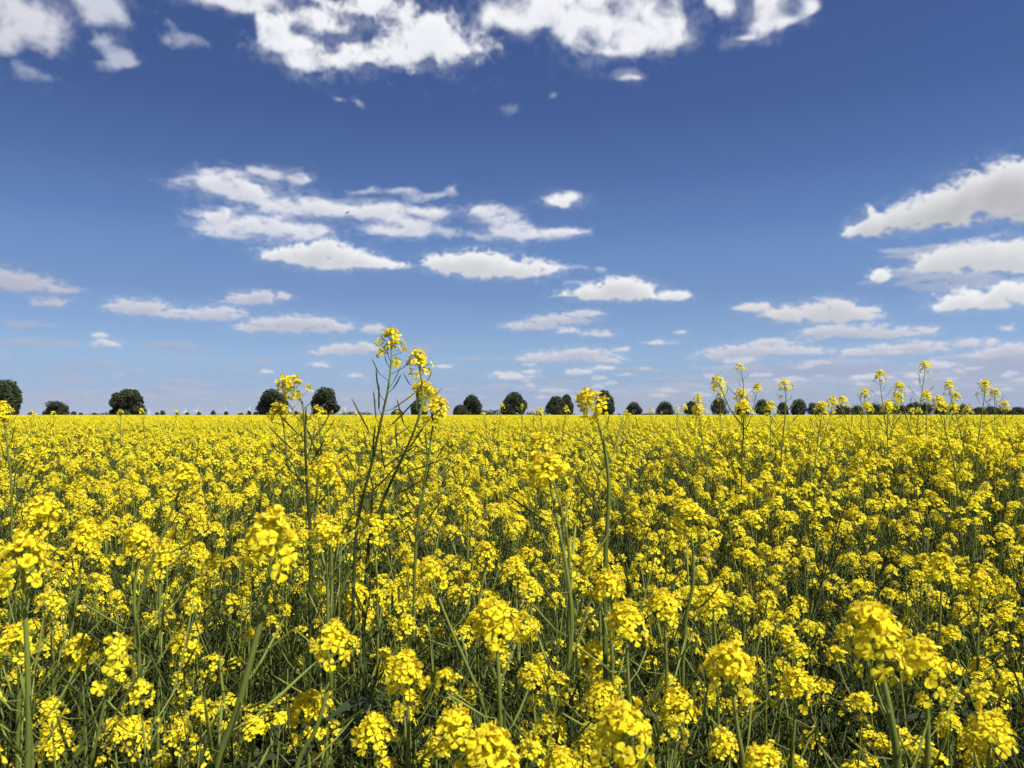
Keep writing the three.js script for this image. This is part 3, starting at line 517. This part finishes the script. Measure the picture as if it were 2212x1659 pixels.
const flowerFar = (() => { const s = new Shape(), z = 0.0115; s.sheet([[V(-z, 0.002, -z * 0.4), V(0, 0, z)], [V(0, 0, -z), V(z, 0.003, z * 0.4)]], [1, 1, 1]); return s.build(); })();
function cropOut() {
  const r = rng(99), turn = (x, y, z, a, sx, sy) => new THREE.Matrix4().compose(V(x, y, z), new THREE.Quaternion().setFromAxisAngle(up, a), V(sx, sy, sx));
  // single plants
  const kinds = 7, lists = Array.from({ length: kinds }, () => []), near = [];
  const put = (x, z, k) => { const h = (canopy(x, z) - 0.02 + 0.04 * (r() + r() - 1) - 0.14 * r() * r() + (r() < 0.012 && -z > 4 ? 0.06 + 0.12 * r() : 0)) / 1.32; lists[k].push(turn(x, 0, z, r() * 6.3, 0.95 + 0.2 * r(), h)); };
  for (let i = 0; i < 3900; i++) { const [x, z] = spot(r, NEAR_END - 0.1, 14.3, 0.95); put(x, z, i % kinds); }
  for (let i = 0, k = 0; i < 1800; i++) {                                       // beside and behind the camera, and between the single plants
    const x = (r() * 2 - 1) * 3.2, z = -3.6 + 4.6 * r(), d = -z, seen = d > 0 && Math.abs(x) < 0.74 * d;
    if (x * x + z * z < 0.5 || (seen && (d < 1.2 || r() < (x / d > 0.08 ? 0.75 : 0.4))) || near.some(([a, b]) => (a - x) ** 2 + (b - z) ** 2 < 0.012) || taken.some(([a, b]) => (a - x) ** 2 + (b - z) ** 2 < 0.012)) continue;
    near.push([x, z]); lists[k++ % kinds].push(turn(x, 0, z, r() * 6.3, 0.95 + 0.2 * r(), (seen ? canopy(x, z) - 0.1 - 0.2 * r() : 1.08 + 0.14 * r()) / 1.32));
  }
  companions.forEach(([x, z], k) => { for (let j = 0; j < 3; j++) { const a = x + (r() - 0.5) * 0.3, b = z + 0.1 + 0.35 * r(); lists[(k + j) % kinds].push(turn(a, 0, b, r() * 6.3, 0.95 + 0.2 * r(), (canopy(a, b) + 0.02 * r()) / 1.32)); } });
  lists.forEach((l, k) => { const pet = new Shape(), gr = new Shape(); plainPlant(31 + k, pet, gr, V(0, 0, 0), 1.3); instances('flower_heads', pet.build(), petalMat, l); instances('stems', gr.build(), greenMat, l); });
  // the thicket under the flowers: crossing stalks, pods and leaves
  const T = [[], [], [], []];
  for (let i = 0; i < 2500; i++) {
    const [x, z] = i < 900 ? spot(r, 0.55, 4.5, 1) : i < 1300 ? spot(r, 4.5, 9, 1) : i < 1500 ? [(r() * 2 - 1) * 3, -0.4 + 1.6 * r()] : spot(r, 2.2, 15, 0.95);
    if (x * x + z * z < 0.16) continue;
    T[i % 4].push(turn(x, 0, z, r() * 6.3, 0.9 + 0.4 * r(), i < 1500 ? 0.82 + 0.3 * r() : 1.14 + 0.18 * r()));
  }
  T.forEach((l, k) => {
    const q = rng(500 + k), gr = new Shape(), pet = new Shape();
    for (let j = 0; j < 5; j++) {
      const a = q() * 6.3, b = V((q() - 0.5) * 0.16, 0, (q() - 0.5) * 0.16), lean = 0.1 + 0.2 * q(), h = 0.8 + 0.28 * q(), c = curveOf([b, b.clone().add(V(Math.cos(a) * lean * 0.3, h * 0.5, Math.sin(a) * lean * 0.3)), b.clone().add(V(Math.cos(a) * lean, h, Math.sin(a) * lean))]), list = c.getPoints(6);
      gr.tube(list, list.map((_, m) => lerp(0.004, 0.0012, m / 6)), STALK_SHADED, 4);  // stalk colour carries the shade under the flowers
      podsAlong((...x) => { pod(gr, ...x); }, c, 16, 0.42, k * 9 + j, 0.01);
      if (j < 3) for (const [f, m, t] of headLayout(k * 7 + j, 12, 1, gr, frameAt(c.getPointAt(1), c.getTangentAt(1)), 0.6, 0.6)) pet.add(flowers[1][f], m, t);
    }
    for (let j = 0; j < 12; j++) { const a = q() * 6.3, y = 0.06 + 0.6 * q(); leafShape(gr, V((q() - 0.5) * 0.1, y, (q() - 0.5) * 0.1), V(Math.cos(a), 0, Math.sin(a)), 0.12 + 0.14 * q() * (1 - y), 0.02 + 0.03 * q() * (1 - y), q); }
    instances('stalks', gr.build(), greenMat, l); instances('flower_heads', pet.build(), petalMat, l);
  });
  // patches of one square metre, to 60 m
  const A = [[], [], [], []];
  for (let x = -58; x < 58; x++) for (let z = -62; z < -13; z++) { const d = Math.hypot(x, z); if (d < 13.8 || d > 61 || Math.abs(x) > -z * 0.92) continue; A[Math.floor(r() * 4)].push(turn(x + 0.5 + 0.2 * (r() - 0.5), 0, z + 0.5 + 0.2 * (r() - 0.5), Math.floor(r() * 4) * Math.PI / 2, 1.03, (canopy(x, z) - 0.01 + 0.05 * (r() - 0.5)) / 1.32)); }
  A.forEach((l, k) => { const q = rng(700 + k), pet = new Shape(), gr = new Shape(); for (let j = 0; j < 21; j++) plainPlant(200 + 30 * k + j, pet, gr, V(q() - 0.5, 0, q() - 0.5), 1.3 * (0.9 + 0.12 * q()), 3); instances('flower_heads', pet.build(), petalMat, l); instances('stems', gr.build(), greenMat, l); });
  // patches of four metres, to the end of the field
  const B = [[], [], []];
  for (let x = -300; x < 300; x += 4) for (let z = -FIELD_END; z < -40; z += 4) { const d = Math.hypot(x, z); if (d < 59 || z < -FIELD_END + 2 || Math.abs(x) > -z * 0.92 + 4) continue; B[Math.floor(r() * 3)].push(turn(x + 2, 0, z + 2, Math.floor(r() * 4) * Math.PI / 2, 1.02, (canopy(x, z) + 0.05 * (r() - 0.5)) / 1.32)); }
  B.forEach((l, k) => {
    const q = rng(800 + k), pet = new Shape(), gr = new Shape();
    for (let j = 0; j < 1500; j++) { const p = V((q() - 0.5) * 4, 1.3 - 0.2 * q() * q() + 0.05 * P.noise(j, 0.3, k), (q() - 0.5) * 4); for (let i = 0; i < 4; i++) pet.add(flowerFar, new THREE.Matrix4().compose(p.clone().add(V((q() - 0.5) * 0.05, (q() - 0.5) * 0.035, (q() - 0.5) * 0.05)), new THREE.Quaternion().setFromEuler(new THREE.Euler((q() - 0.5) * 1.6, q() * 6, (q() - 0.5) * 1.6)), V(2, 2, 2)), 0.9 + 0.15 * q()); if (j % 2 === 0) gr.tube([V(p.x, 0, p.z), V(p.x, p.y, p.z)], 0.005, STEM, 3); }
    instances('flower_heads', pet.build(), petalMat, l); instances('stems', gr.build(), greenMat, l);
  });
}

// ------------------------------------------------------------------ the plants that stand out
// racemes: p = [x, y] from the head down the stem (as measured), w = width of the head; join = index of the stem it springs from
function standout(label, racemes, o = {}) {
  const seed = standout.n = (standout.n ?? 0) + 1, r = rng(seed * 977 + 13), w0 = racemes[0].w, depth = o.d ?? 95 / w0, curves = [];
  const main = racemes[0], foot = at(...main.p[main.p.length - 1], depth);
  const prev = at(...main.p[Math.max(0, main.p.length - 2)], depth), drift = V(foot.x - prev.x, 0, 0).multiplyScalar(clamp(foot.y / Math.max(0.05, prev.y - foot.y), 0, 1.2) * 0.5), ground = V(foot.x + drift.x, 0, foot.z + (r() - 0.5) * 0.06);
  taken.push([ground.x, ground.z, 0.08]);
  if (o.group === TALL) companions.push([ground.x, ground.z]);
  const t = thing('rapeseed_plant', label, 'rapeseed plant', ground, o.group), st = new Shape();
  racemes.forEach((q, k) => {
    const dz = q.dz ?? 0, lod = q.w > 44 ? 0 : q.w > 16 ? 1 : 2;
    let pts = q.p.map(([x, y], j) => at(x, y, depth + dz * (1 - j / Math.max(1, q.p.length - 1)))).reverse();
    if (k === 0) pts = [ground.clone(), V(lerp(ground.x, foot.x, 0.45), foot.y * 0.45, lerp(ground.z, foot.z, 0.5)), ...pts];
    else { const c = curves[q.join ?? 0]; let best = null, bd = 1e9; for (let u = 0; u <= 1; u += 0.02) { const v = c.getPointAt(u), dd = v.distanceTo(pts[0]); if (dd < bd) { bd = dd; best = v; } } pts[0] = best; }
    pts = pts.map((p) => p.clone().sub(ground));
    const scale = (q.w / LENS * depth) / (q.w > 44 ? 0.062 : 0.05), thick = (q.thick ?? o.thick ?? 1) * clamp(scale, 0.75, 1.15);
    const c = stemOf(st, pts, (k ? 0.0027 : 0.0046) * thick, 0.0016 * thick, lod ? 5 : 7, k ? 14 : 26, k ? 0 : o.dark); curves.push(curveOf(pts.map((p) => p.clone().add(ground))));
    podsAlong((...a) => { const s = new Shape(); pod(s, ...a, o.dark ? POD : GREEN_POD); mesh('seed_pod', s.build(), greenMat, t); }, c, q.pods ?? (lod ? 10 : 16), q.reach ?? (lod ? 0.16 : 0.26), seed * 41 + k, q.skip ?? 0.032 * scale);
    if (k === 0 && q.w > 40) for (let j = 0, m = o.shoots ?? 3; j < m; j++) {
      const u = 0.42 + 0.36 * (j + r()) / m, p = c.getPointAt(u), a = j * 2.4 + r() * 2, l = 0.1 + 0.14 * r(), e = V(Math.cos(a), 0, Math.sin(a)), list = curveOf([p, p.clone().addScaledVector(e, l * 0.35).add(V(0, l * 0.4, 0)), p.clone().addScaledVector(e, l * 0.55).add(V(0, l, 0))]);
      stemOf(st, [0, 0.25, 0.5, 0.75, 1].map((t) => list.getPointAt(t)), 0.002, 0.001, 5, 7);
      podsAlong((...x) => { const s = new Shape(); pod(s, ...x); mesh('seed_pod', s.build(), greenMat, t); }, list, 6, l * 0.7, seed * 83 + j, 0.02);
      const pet = new Shape(), g = new Shape(); for (const [f, mm, tint] of headLayout(seed * 29 + j, 13, 1, g, frameAt(list.getPointAt(1), list.getTangentAt(1), r() * 6), 0.5 + 0.25 * r(), 0.7)) pet.add(flowers[1][f], mm, tint);
      mesh('buds', g.build(), greenMat, mesh('flower_head', pet.build(), petalMat, t));
    }
    const gr = new Shape(), top = c.getPointAt(1), dir = c.getTangentAt(1), list = headLayout(seed * 71 + k, q.n ?? (lod === 0 ? 40 : lod === 1 ? 27 : 17), lod, gr, frameAt(top, q.tilt ? dir.add(V(...q.tilt)) : dir, r() * 6), scale, q.loose ?? 0.4 + 0.5 * r());
    if (lod === 0) {
      const h = mesh('flower_head', gr.build(), greenMat, t);
      for (const [f, m, tint] of list) { const fl = mesh('flower', flowers[0][f], petalMat, h); m.decompose(fl.position, fl.quaternion, fl.scale); }
      for (let j = 0; j < 2; j++) if (r() < 0.14) { const p = c.getPointAt(Math.max(0.1, 1 - (0.04 + 0.03 * r()) / c.getLength())), d = V(r() - 0.5, -0.1, r() - 0.5).normalize().multiplyScalar(0.022), f = mesh('withered_flower', withered, greenMat, t); f.position.copy(p).add(d); f.rotation.set(r() * 3, r() * 6, 0); f.scale.setScalar(0.9); const s = new Shape(); s.tube([p, p.clone().add(d)], 0.0005, PED, 3); mesh('stalk', s.build(), greenMat, t); }
    } else {
      const pet = new Shape(); for (const [f, m, tint] of list) pet.add(flowers[lod][f], m, tint);
      const h = mesh('flower_head', pet.build(), petalMat, t); mesh('buds', gr.build(), greenMat, h);
    }
  });
  for (let k = 0; k < (o.leaves ?? 4); k++) { const a = r() * 6.3, s = new Shape(), y = (0.35 + 0.5 * r()) * foot.y; leafShape(s, V((foot.x - ground.x) * y / Math.max(0.3, foot.y), y, 0), V(Math.cos(a), 0, Math.sin(a)), 0.08 + 0.07 * r(), 0.012 + 0.01 * r(), r); mesh('leaf', s.build(), leafMat, t); }
  mesh('stem', st.build(), greenMat, t);
  return t;
}
const one = (label, w, p, o = {}) => standout(label, [{ p, w, ...o }], o);
// the two tallest and their neighbours
standout('tallest podded rapeseed plant standing clear against the sky', [{ p: [[845, 731], [846, 760], [840, 830], [825, 900], [803, 1000], [780, 1090], [768, 1170]], w: 70, n: 26, pods: 24, reach: 0.32, loose: 1 }], { d: 1.42, thick: 0.95, dark: 0.7, shoots: 1 });
standout('second tallest podded plant, its stem bowed, right of the tallest', [{ p: [[903, 777], [908, 806], [913, 850], [903, 905], [880, 965], [845, 1040], [812, 1120], [795, 1180]], w: 62, n: 30, pods: 20, reach: 0.34, loose: 0.8 }, { p: [[912, 838], [916, 862], [905, 905], [893, 945]], w: 56, n: 33, pods: 4, dz: 0.06, loose: 0.8 }], { d: 1.45, thick: 1, dark: 0.7, shoots: 1 });
standout('plant with large ragged head below and right of the second tallest', [{ p: [[945, 880], [934, 925], [926, 990], [915, 1060], [900, 1150]], w: 66, n: 36, pods: 18, loose: 0.7 }, { p: [[925, 848], [930, 880], [932, 930]], w: 50, n: 30, pods: 3, dz: 0.04, loose: 0.8 }], { d: 1.5 });
standout('bent-necked plant with two heads in front of the round left tree', [{ p: [[622, 832], [636, 846], [652, 868], [658, 910], [660, 980], [664, 1060], [670, 1150]], w: 64, n: 33, pods: 18, tilt: [-0.25, 0, 0.1], loose: 0.9, reach: 0.24 }, { p: [[602, 886], [611, 910], [616, 950], [625, 1010], [645, 1060]], w: 54, n: 33, pods: 8, loose: 0.6 }], { d: 1.42, thick: 1, dark: 0.66 });
standout('plant with pale stem and small heads right of the bent-necked plant', [{ p: [[688, 890], [690, 925], [694, 970], [690, 1020], [682, 1090]], w: 34, n: 12, pods: 12, loose: 1 }, { p: [[655, 905], [668, 940], [686, 990]], w: 46, n: 26, pods: 3, dz: 0.05 }], { d: 1.5 });
standout('plant with nodding large head cutting the horizon right of the middle', [{ p: [[1270, 866], [1284, 890], [1297, 930], [1308, 980], [1315, 1050], [1312, 1130], [1308, 1200]], w: 82, n: 33, pods: 9, tilt: [-0.35, 0.1, 0.1], reach: 0.2, loose: 0.7 }], { d: 1.2, thick: 1.1 });
standout('plant with full head between the nodding head and the camera, two long stems', [{ p: [[1180, 1012], [1190, 1055], [1205, 1130], [1222, 1220], [1235, 1330], [1228, 1440], [1205, 1560], [1195, 1659]], w: 104, n: 40, pods: 14, loose: 0.5 }, { p: [[1165, 955], [1185, 1010], [1210, 1090], [1228, 1180], [1232, 1270]], w: 66, n: 33, pods: 6, dz: 0.05 }], { d: 0.98, thick: 1.05 });
// close by, left
standout('nearest left-hand plant, large soft head and long thick bare stem leaning left', [{ p: [[592, 1150], [588, 1210], [575, 1290], [548, 1400], [510, 1540], [470, 1659]], w: 136, n: 33, pods: 18, reach: 0.3, loose: 0.9, skip: 0.06 }, { p: [[640, 1212], [618, 1225], [592, 1232]], w: 46, n: 3, pods: 0, loose: 0.2 }], { d: 0.7, thick: 1.2, leaves: 1 });
one('plant with broad soft head at the left edge on a straight stem', 126, [[48, 1198], [52, 1262], [56, 1350], [60, 1450], [62, 1560], [60, 1659]], { d: 0.76, n: 37, pods: 16, reach: 0.3, loose: 0.8, thick: 1.1 });
one('plant with round head low at the left edge, under the broad soft head', 88, [[30, 1378], [40, 1440], [60, 1540], [70, 1659]], { n: 33 });
one('plant with yellow head left of the middle on a leaning pale stem', 76, [[402, 1026], [392, 1050], [365, 1120], [330, 1210], [300, 1300], [290, 1420]], { n: 30, pods: 10, thick: 1.05 });
one('plant with dense head low left of the nearest left-hand stem', 74, [[396, 1394], [398, 1440], [400, 1540], [405, 1659]], {});
one('plant with head in the lower left corner region above the bottom edge', 88, [[280, 1578], [282, 1620], [284, 1700]], {});
one('plant with head at the far left, upper of the left-edge group', 92, [[92, 1098], [84, 1150], [70, 1230], [50, 1330]], { d: 1.15 });
one('plant with flat head right of the far left group, below the field edge', 78, [[184, 1153], [178, 1200], [165, 1290], [150, 1400]], {});
one('plant with broad head two heads right of the left edge', 86, [[300, 1165], [296, 1220], [290, 1300], [300, 1400]], {});
one('plant with paired broad head beside the leaning pale stem', 74, [[345, 1200], [345, 1260], [345, 1340]], {});
one('plant with head at the left edge cut by the frame near the horizon', 48, [[4, 884], [10, 920], [18, 980], [25, 1060]], { d: 1.9 });
one('plant with loose head beneath the broad soft left head', 70, [[110, 1300], [112, 1360], [115, 1450]], {});
one('plant with ragged head below the dense low left head', 80, [[170, 1400], [176, 1460], [185, 1560]], {});
one('plant with small bright head low between the left edge and the corner head', 84, [[120, 1585], [124, 1640], [126, 1700]], {});
// lower middle
one('plant with dome-shaped head on a stem curving left, lower left of middle', 100, [[720, 1376], [714, 1430], [702, 1510], [680, 1580], [640, 1659]], { n: 36, pods: 9, thick: 1.1 });
one('plant with tall pear-shaped head, right of the dome-shaped one', 98, [[876, 1440], [880, 1500], [882, 1580], [880, 1659]], { n: 44, loose: 1.1 });
one('plant with cut-off dome head at the bottom below the pear-shaped head', 102, [[806, 1578], [810, 1630], [812, 1700]], { n: 36 });
one('largest blurred head at the bottom edge, middle', 142, [[1056, 1612], [1058, 1680], [1060, 1750]], { d: 0.68, n: 51, loose: 0.7 });
one('head just left of and behind the largest blurred bottom head', 108, [[984, 1570], [990, 1640], [995, 1720]], { d: 0.86, n: 40 });
one('large double head at the bottom right of the middle', 146, [[1345, 1560], [1348, 1640], [1350, 1720]], { d: 0.68, n: 48, loose: 1.3 });
one('head above and left of the large double bottom head', 88, [[1300, 1500], [1306, 1560], [1312, 1659]], { d: 0.95 });
one('low head peeping over the bottom edge left of the double head', 90, [[1215, 1648], [1216, 1700]], { d: 0.8 });
one('plant with a loose pair of blossom tufts beside the nearest stem\'s foot', 64, [[576, 1540], [584, 1590], [590, 1659]], { n: 14, loose: 1.2 });
one('plant with head behind the curving stem, lower left of middle', 94, [[662, 1528], [664, 1590], [668, 1659]], { d: 1.0 });
standout('plant with large flat head in the lower middle, bent stem beside it', [{ p: [[1072, 1335], [1074, 1400], [1078, 1480], [1082, 1600]], w: 112, n: 44, pods: 12, loose: 0.6 }, { p: [[1130, 1345], [1110, 1400], [1082, 1470]], w: 76, n: 30, pods: 4, dz: 0.06 }], { d: 0.88 });
one('plant with round head on an S-bent stem left of the large flat head', 80, [[932, 1228], [944, 1280], [975, 1360], [1010, 1440], [1045, 1530], [1060, 1650]], { n: 33, pods: 8 });
one('plant with bright head left of the S-bent stem', 66, [[772, 1282], [776, 1340], [780, 1430]], {});
one('plant with small round head right of the two tallest plants\' feet', 60, [[1050, 1190], [1046, 1240], [1030, 1330]], {});
one('plant with head above the large flat head, lower middle', 64, [[1113, 1228], [1114, 1280], [1118, 1370]], {});
one('plant with head below the field edge left of the tallest plant\'s foot', 76, [[706, 1006], [708, 1050], [712, 1130], [716, 1220]], { d: 1.3 });
one('plant with bright loose head under the head left of the tallest plant\'s foot', 76, [[703, 1138], [706, 1190], [708, 1280]], {});
one('plant with rounded head between the tallest plants\' crossing stems', 66, [[806, 1135], [810, 1190], [815, 1280]], {});
one('plant with small dark-gapped head near the middle', 50, [[1010, 1070], [1010, 1110], [1010, 1190]], {});
// right
standout('nearest right-hand plant, largest head with thick podded stem', [{ p: [[1882, 1350], [1896, 1420], [1912, 1490], [1928, 1570], [1940, 1659]], w: 146, n: 45, pods: 16, reach: 0.28, loose: 1, skip: 0.07 }], { d: 0.66, thick: 1.2, leaves: 1 });
one('head right of and below the largest right-hand head', 118, [[1992, 1420], [2000, 1480], [2004, 1560], [2004, 1659]], { d: 0.8, n: 40, pods: 10, loose: 0.9, thick: 1.1 });
standout('plant with globe-shaped head and forking stems left of the largest right-hand head', [{ p: [[1575, 1430], [1582, 1490], [1594, 1580], [1606, 1659]], w: 114, n: 48, pods: 10, loose: 0.6 }], { d: 0.84 });
one('plant with cut-off head at the bottom edge below the globe-shaped head', 98, [[1642, 1646], [1645, 1700]], { d: 0.78 });
one('plant with full head near the lower right corner', 106, [[2138, 1572], [2136, 1630], [2132, 1700]], { d: 0.86, n: 37 });
one('plant with head right of the globe-shaped head, dark ground behind', 84, [[1722, 1470], [1718, 1540], [1712, 1640]], {});
one('plant with upright head on a long bare stem right of the middle', 78, [[1484, 1106], [1492, 1150], [1498, 1210], [1496, 1270], [1480, 1350]], { pods: 8 });
one('plant with domed head right of the large flat head', 104, [[1352, 1338], [1354, 1400], [1358, 1490], [1365, 1600]], { d: 0.94, n: 37 });
one('plant with head above the domed head right of middle', 86, [[1312, 1262], [1316, 1320], [1322, 1420]], {});
one('plant with small head directly under the long nodding stem', 64, [[1282, 1206], [1290, 1250], [1296, 1330]], {});
one('plant with wide head above the globe-shaped head', 76, [[1540, 1290], [1542, 1340], [1548, 1430]], {});
one('plant with head left of the wide head above the globe', 84, [[1432, 1300], [1436, 1360], [1440, 1450]], {});
one('plant with head left of and below the globe-shaped head', 88, [[1464, 1522], [1462, 1580], [1458, 1659]], {});
one('plant with ragged head under the globe-shaped head', 76, [[1562, 1600], [1560, 1659]], { d: 1 });
one('plant with small head below the domed head right of middle', 72, [[1286, 1410], [1290, 1460], [1296, 1560]], {});
one('plant with tight head on the right, above the dark gap', 62, [[2036, 1216], [2034, 1270], [2030, 1350]], {});
one('plant with head at right edge over the dark gap', 62, [[2118, 1256], [2116, 1310], [2112, 1400]], {});
one('plant with head by the right edge above the corner head', 60, [[2120, 1440], [2120, 1490], [2118, 1560]], {});
// heads that rise above the horizon on the right
standout('tall forked plant, highest of the right-hand group left of the podded one', [{ p: [[1599, 793], [1606, 830], [1604, 870], [1606, 930], [1602, 1010]], w: 22, n: 14, pods: 14, reach: 0.3 }, { p: [[1549, 823], [1562, 850], [1578, 885], [1592, 930]], w: 31, n: 26, pods: 5 }, { p: [[1601, 851], [1604, 880], [1605, 920]], w: 30, n: 30, pods: 2, dz: 0.05 }, { p: [[1605, 878], [1606, 900], [1606, 940]], w: 34, n: 30, pods: 1, dz: -0.05 }], { d: 3.1, group: TALL });
standout('podded plant with single head between the forked plant and the belt', [{ p: [[1695, 829], [1698, 860], [1696, 900], [1690, 960], [1685, 1040]], w: 29, n: 16, pods: 16, reach: 0.28, loose: 1 }], { d: 3, group: TALL });
[[1636, 835, 20, 'small head right of the forked plant\'s top'], [1509, 858, 20, 'small head left of the forked plant'], [1556, 850, 17, 'small head between the forked plant\'s two left stems'], [1900, 808, 22, 'small high head left of the highest right-hand head'], [1943, 833, 22, 'small head right below the small high head'], [1941, 857, 24, 'broad head under the small head on the same side'], [1868, 846, 20, 'small head on a slanting stem left of the small high head'], [1998, 787, 22, 'highest right-hand head on a dark podded stem'], [2001, 852, 24, 'head halfway down beside the highest right-hand stem'], [2050, 831, 23, 'small head right of the highest right-hand head'], [2066, 855, 20, 'smaller head just right below that small head'], [2128, 831, 27, 'podded head nearest the right edge'], [2149, 847, 20, 'small head at the right of the podded head near the edge'], [2170, 873, 20, 'low head close to the right edge'], [1820, 864, 22, 'small head right of the lone podded plant, upper of two'], [1798, 866, 25, 'small head beside the upper of two heads'], [1776, 876, 28, 'broad low head left of the two small heads'], [1917, 874, 28, 'broad low head under the small high head'], [1873, 876, 22, 'low head at the foot of the slanting stem'], [2028, 868, 32, 'broad low head right of the highest stem\'s foot'], [2060, 876, 22, 'low head right of the broad low head'], [2090, 884, 18, 'small head barely over the horizon, right'], [1664, 876, 25, 'flat low head between the forked and the lone podded plants'], [1510, 884, 30, 'broad head low left of the forked plant'], [1478, 878, 14, 'tiny head left of the broad head beside the forked plant']].forEach(([x, y, w, label], k) => {
  const high = y < 840, lean = (k % 5 - 2) * 8 - (x > 1985 && x < 2003 ? 8 : 0);
  standout(label, [{ p: [[x, y], [x + lean * 0.15, y + 22], [x + lean, y + 70], [x + lean * 2.2, y + 150]], w, pods: high ? 15 : 8, reach: high ? 0.3 : 0.14, loose: 0.9 }], { d: clamp(86 / w, 2.6, 4.4), group: TALL, leaves: 1, thick: 0.75 });
});
// small heads above the horizon in the middle and at the left
[[1084, 875, 12, 'tiny head in front of the broad dome-shaped tree'], [1128, 876, 10, 'tiny head right of the tiny head at the dome-shaped tree'], [1166, 888, 18, 'pair of small heads left of the round tree'], [1222, 882, 16, 'small head in front of the round tree beside the nodding head'], [1152, 889, 10, 'tiny head right of the broad dome-shaped tree'], [1407, 886, 12, 'tiny head between the two lone small trees'], [1352, 889, 14, 'small head beneath the lone small tree'], [858, 890, 10, 'tiny head right of the tallest plant\'s stem'], [768, 893, 12, 'tiny head left of the tallest plant\'s stem'], [380, 890, 10, 'tiny head under the far wind turbines'], [260, 889, 13, 'tiny head at the left foot of the ragged tree'], [305, 887, 13, 'tiny head at the right foot of the ragged tree'], [72, 890, 12, 'tiny head between the large left tree and small round tree'], [115, 892, 12, 'tiny head at the foot of the small round tree'], [1045, 893, 11, 'tiny head in front of the low hedge'], [1310, 894, 12, 'tiny head at the foot of the tall tree by the nodding head'], [1462, 880, 11, 'tiny head right of the small oval tree']].forEach(([x, y, w, label], k) => standout(label, [{ p: [[x, y], [x + 1, y + 12], [x + (k % 3 - 1) * 4, y + 30], [x + (k % 3 - 1) * 7, y + 60]], w, pods: 5, reach: 0.12, loose: 0.8 }], { d: clamp(72 / w, 4, 7), leaves: 0, group: 'small rapeseed heads over the horizon' }));
plantOut();
cropOut();

// ------------------------------------------------------------------ insects on the wing
const bugMat = new THREE.MeshStandardMaterial({ name: 'insect', color: lin(0.02, 0.018, 0.016), roughness: 0.4 });
const wingMat = new THREE.MeshPhysicalMaterial({ name: 'insect_wing', color: lin(0.35, 0.34, 0.32), roughness: 0.3, transparent: true, opacity: 0.55, side: THREE.DoubleSide });
function insect(label, x, y, depth, size, turn) {
  const o = thing('flying_insect', label, 'insect', at(x, y, depth), 'insects in the air'), b = new Shape(), q = size;
  b.tube([[-1, 0.02], [-0.85, 0.14], [-0.5, 0.2], [-0.1, 0.12], [0.05, 0.1], [0.3, 0.2], [0.55, 0.14], [0.62, 0.1], [0.75, 0.16], [0.95, 0.1], [1, 0.02]].map(([u]) => V(u * q, -0.12 * u * u * q, 0)), [0.02, 0.14, 0.2, 0.12, 0.1, 0.2, 0.14, 0.1, 0.16, 0.1, 0.02].map((r) => r * q), [1, 1, 1], 8);
  mesh('body', b.build(), bugMat, o);
  for (const s of [-1, 1]) {
    const w = new Shape(); w.sheet([[0, 0.05], [0.3, 0.2], [0.75, 0.3], [1.1, 0.22], [1.25, 0.03]].map(([u, c]) => [V((0.25 - c - 0.3 * u) * q, u * 0.55 * q, s * u * q), V((0.25 + c * 0.6 - 0.3 * u) * q, u * 0.55 * q, s * u * q)]), [1, 1, 1]); mesh('wing', w.build(), wingMat, o);
    const l = new Shape(); for (let k = 0; k < 3; k++) l.tube([V((0.1 + 0.16 * k) * q, -0.1 * q, s * 0.1 * q), V((0.05 + 0.2 * k) * q, -0.28 * q, s * 0.35 * q), V((-0.1 + 0.2 * k) * q, -0.6 * q, s * 0.3 * q)], 0.02 * q, [1, 1, 1], 4); mesh('legs', l.build(), bugMat, o);
  }
  o.rotation.set(0.3, turn, 0.5);
}
insect('dark flying insect before the long broken cloud bank', 750, 459, 1.7, 0.0055, 0.6);
insect('dark speck of an insect at the lone small cloud', 1249, 440, 2.6, 0.004, 2);
insect('dark speck of an insect before the right-hand clouds', 2052, 612, 3, 0.0042, -0.7);
insect('tiny insect right of the broad dome-shaped tree', 1147, 850, 3, 0.004, 0.2);
insect('tiny insect above the forked tall plant', 1557, 803, 3.2, 0.0035, 1.2);

scene.fog = new THREE.FogExp2(new THREE.Color(0.8, 0.87, 1), 0.00002);
renderer.render(scene, camera);
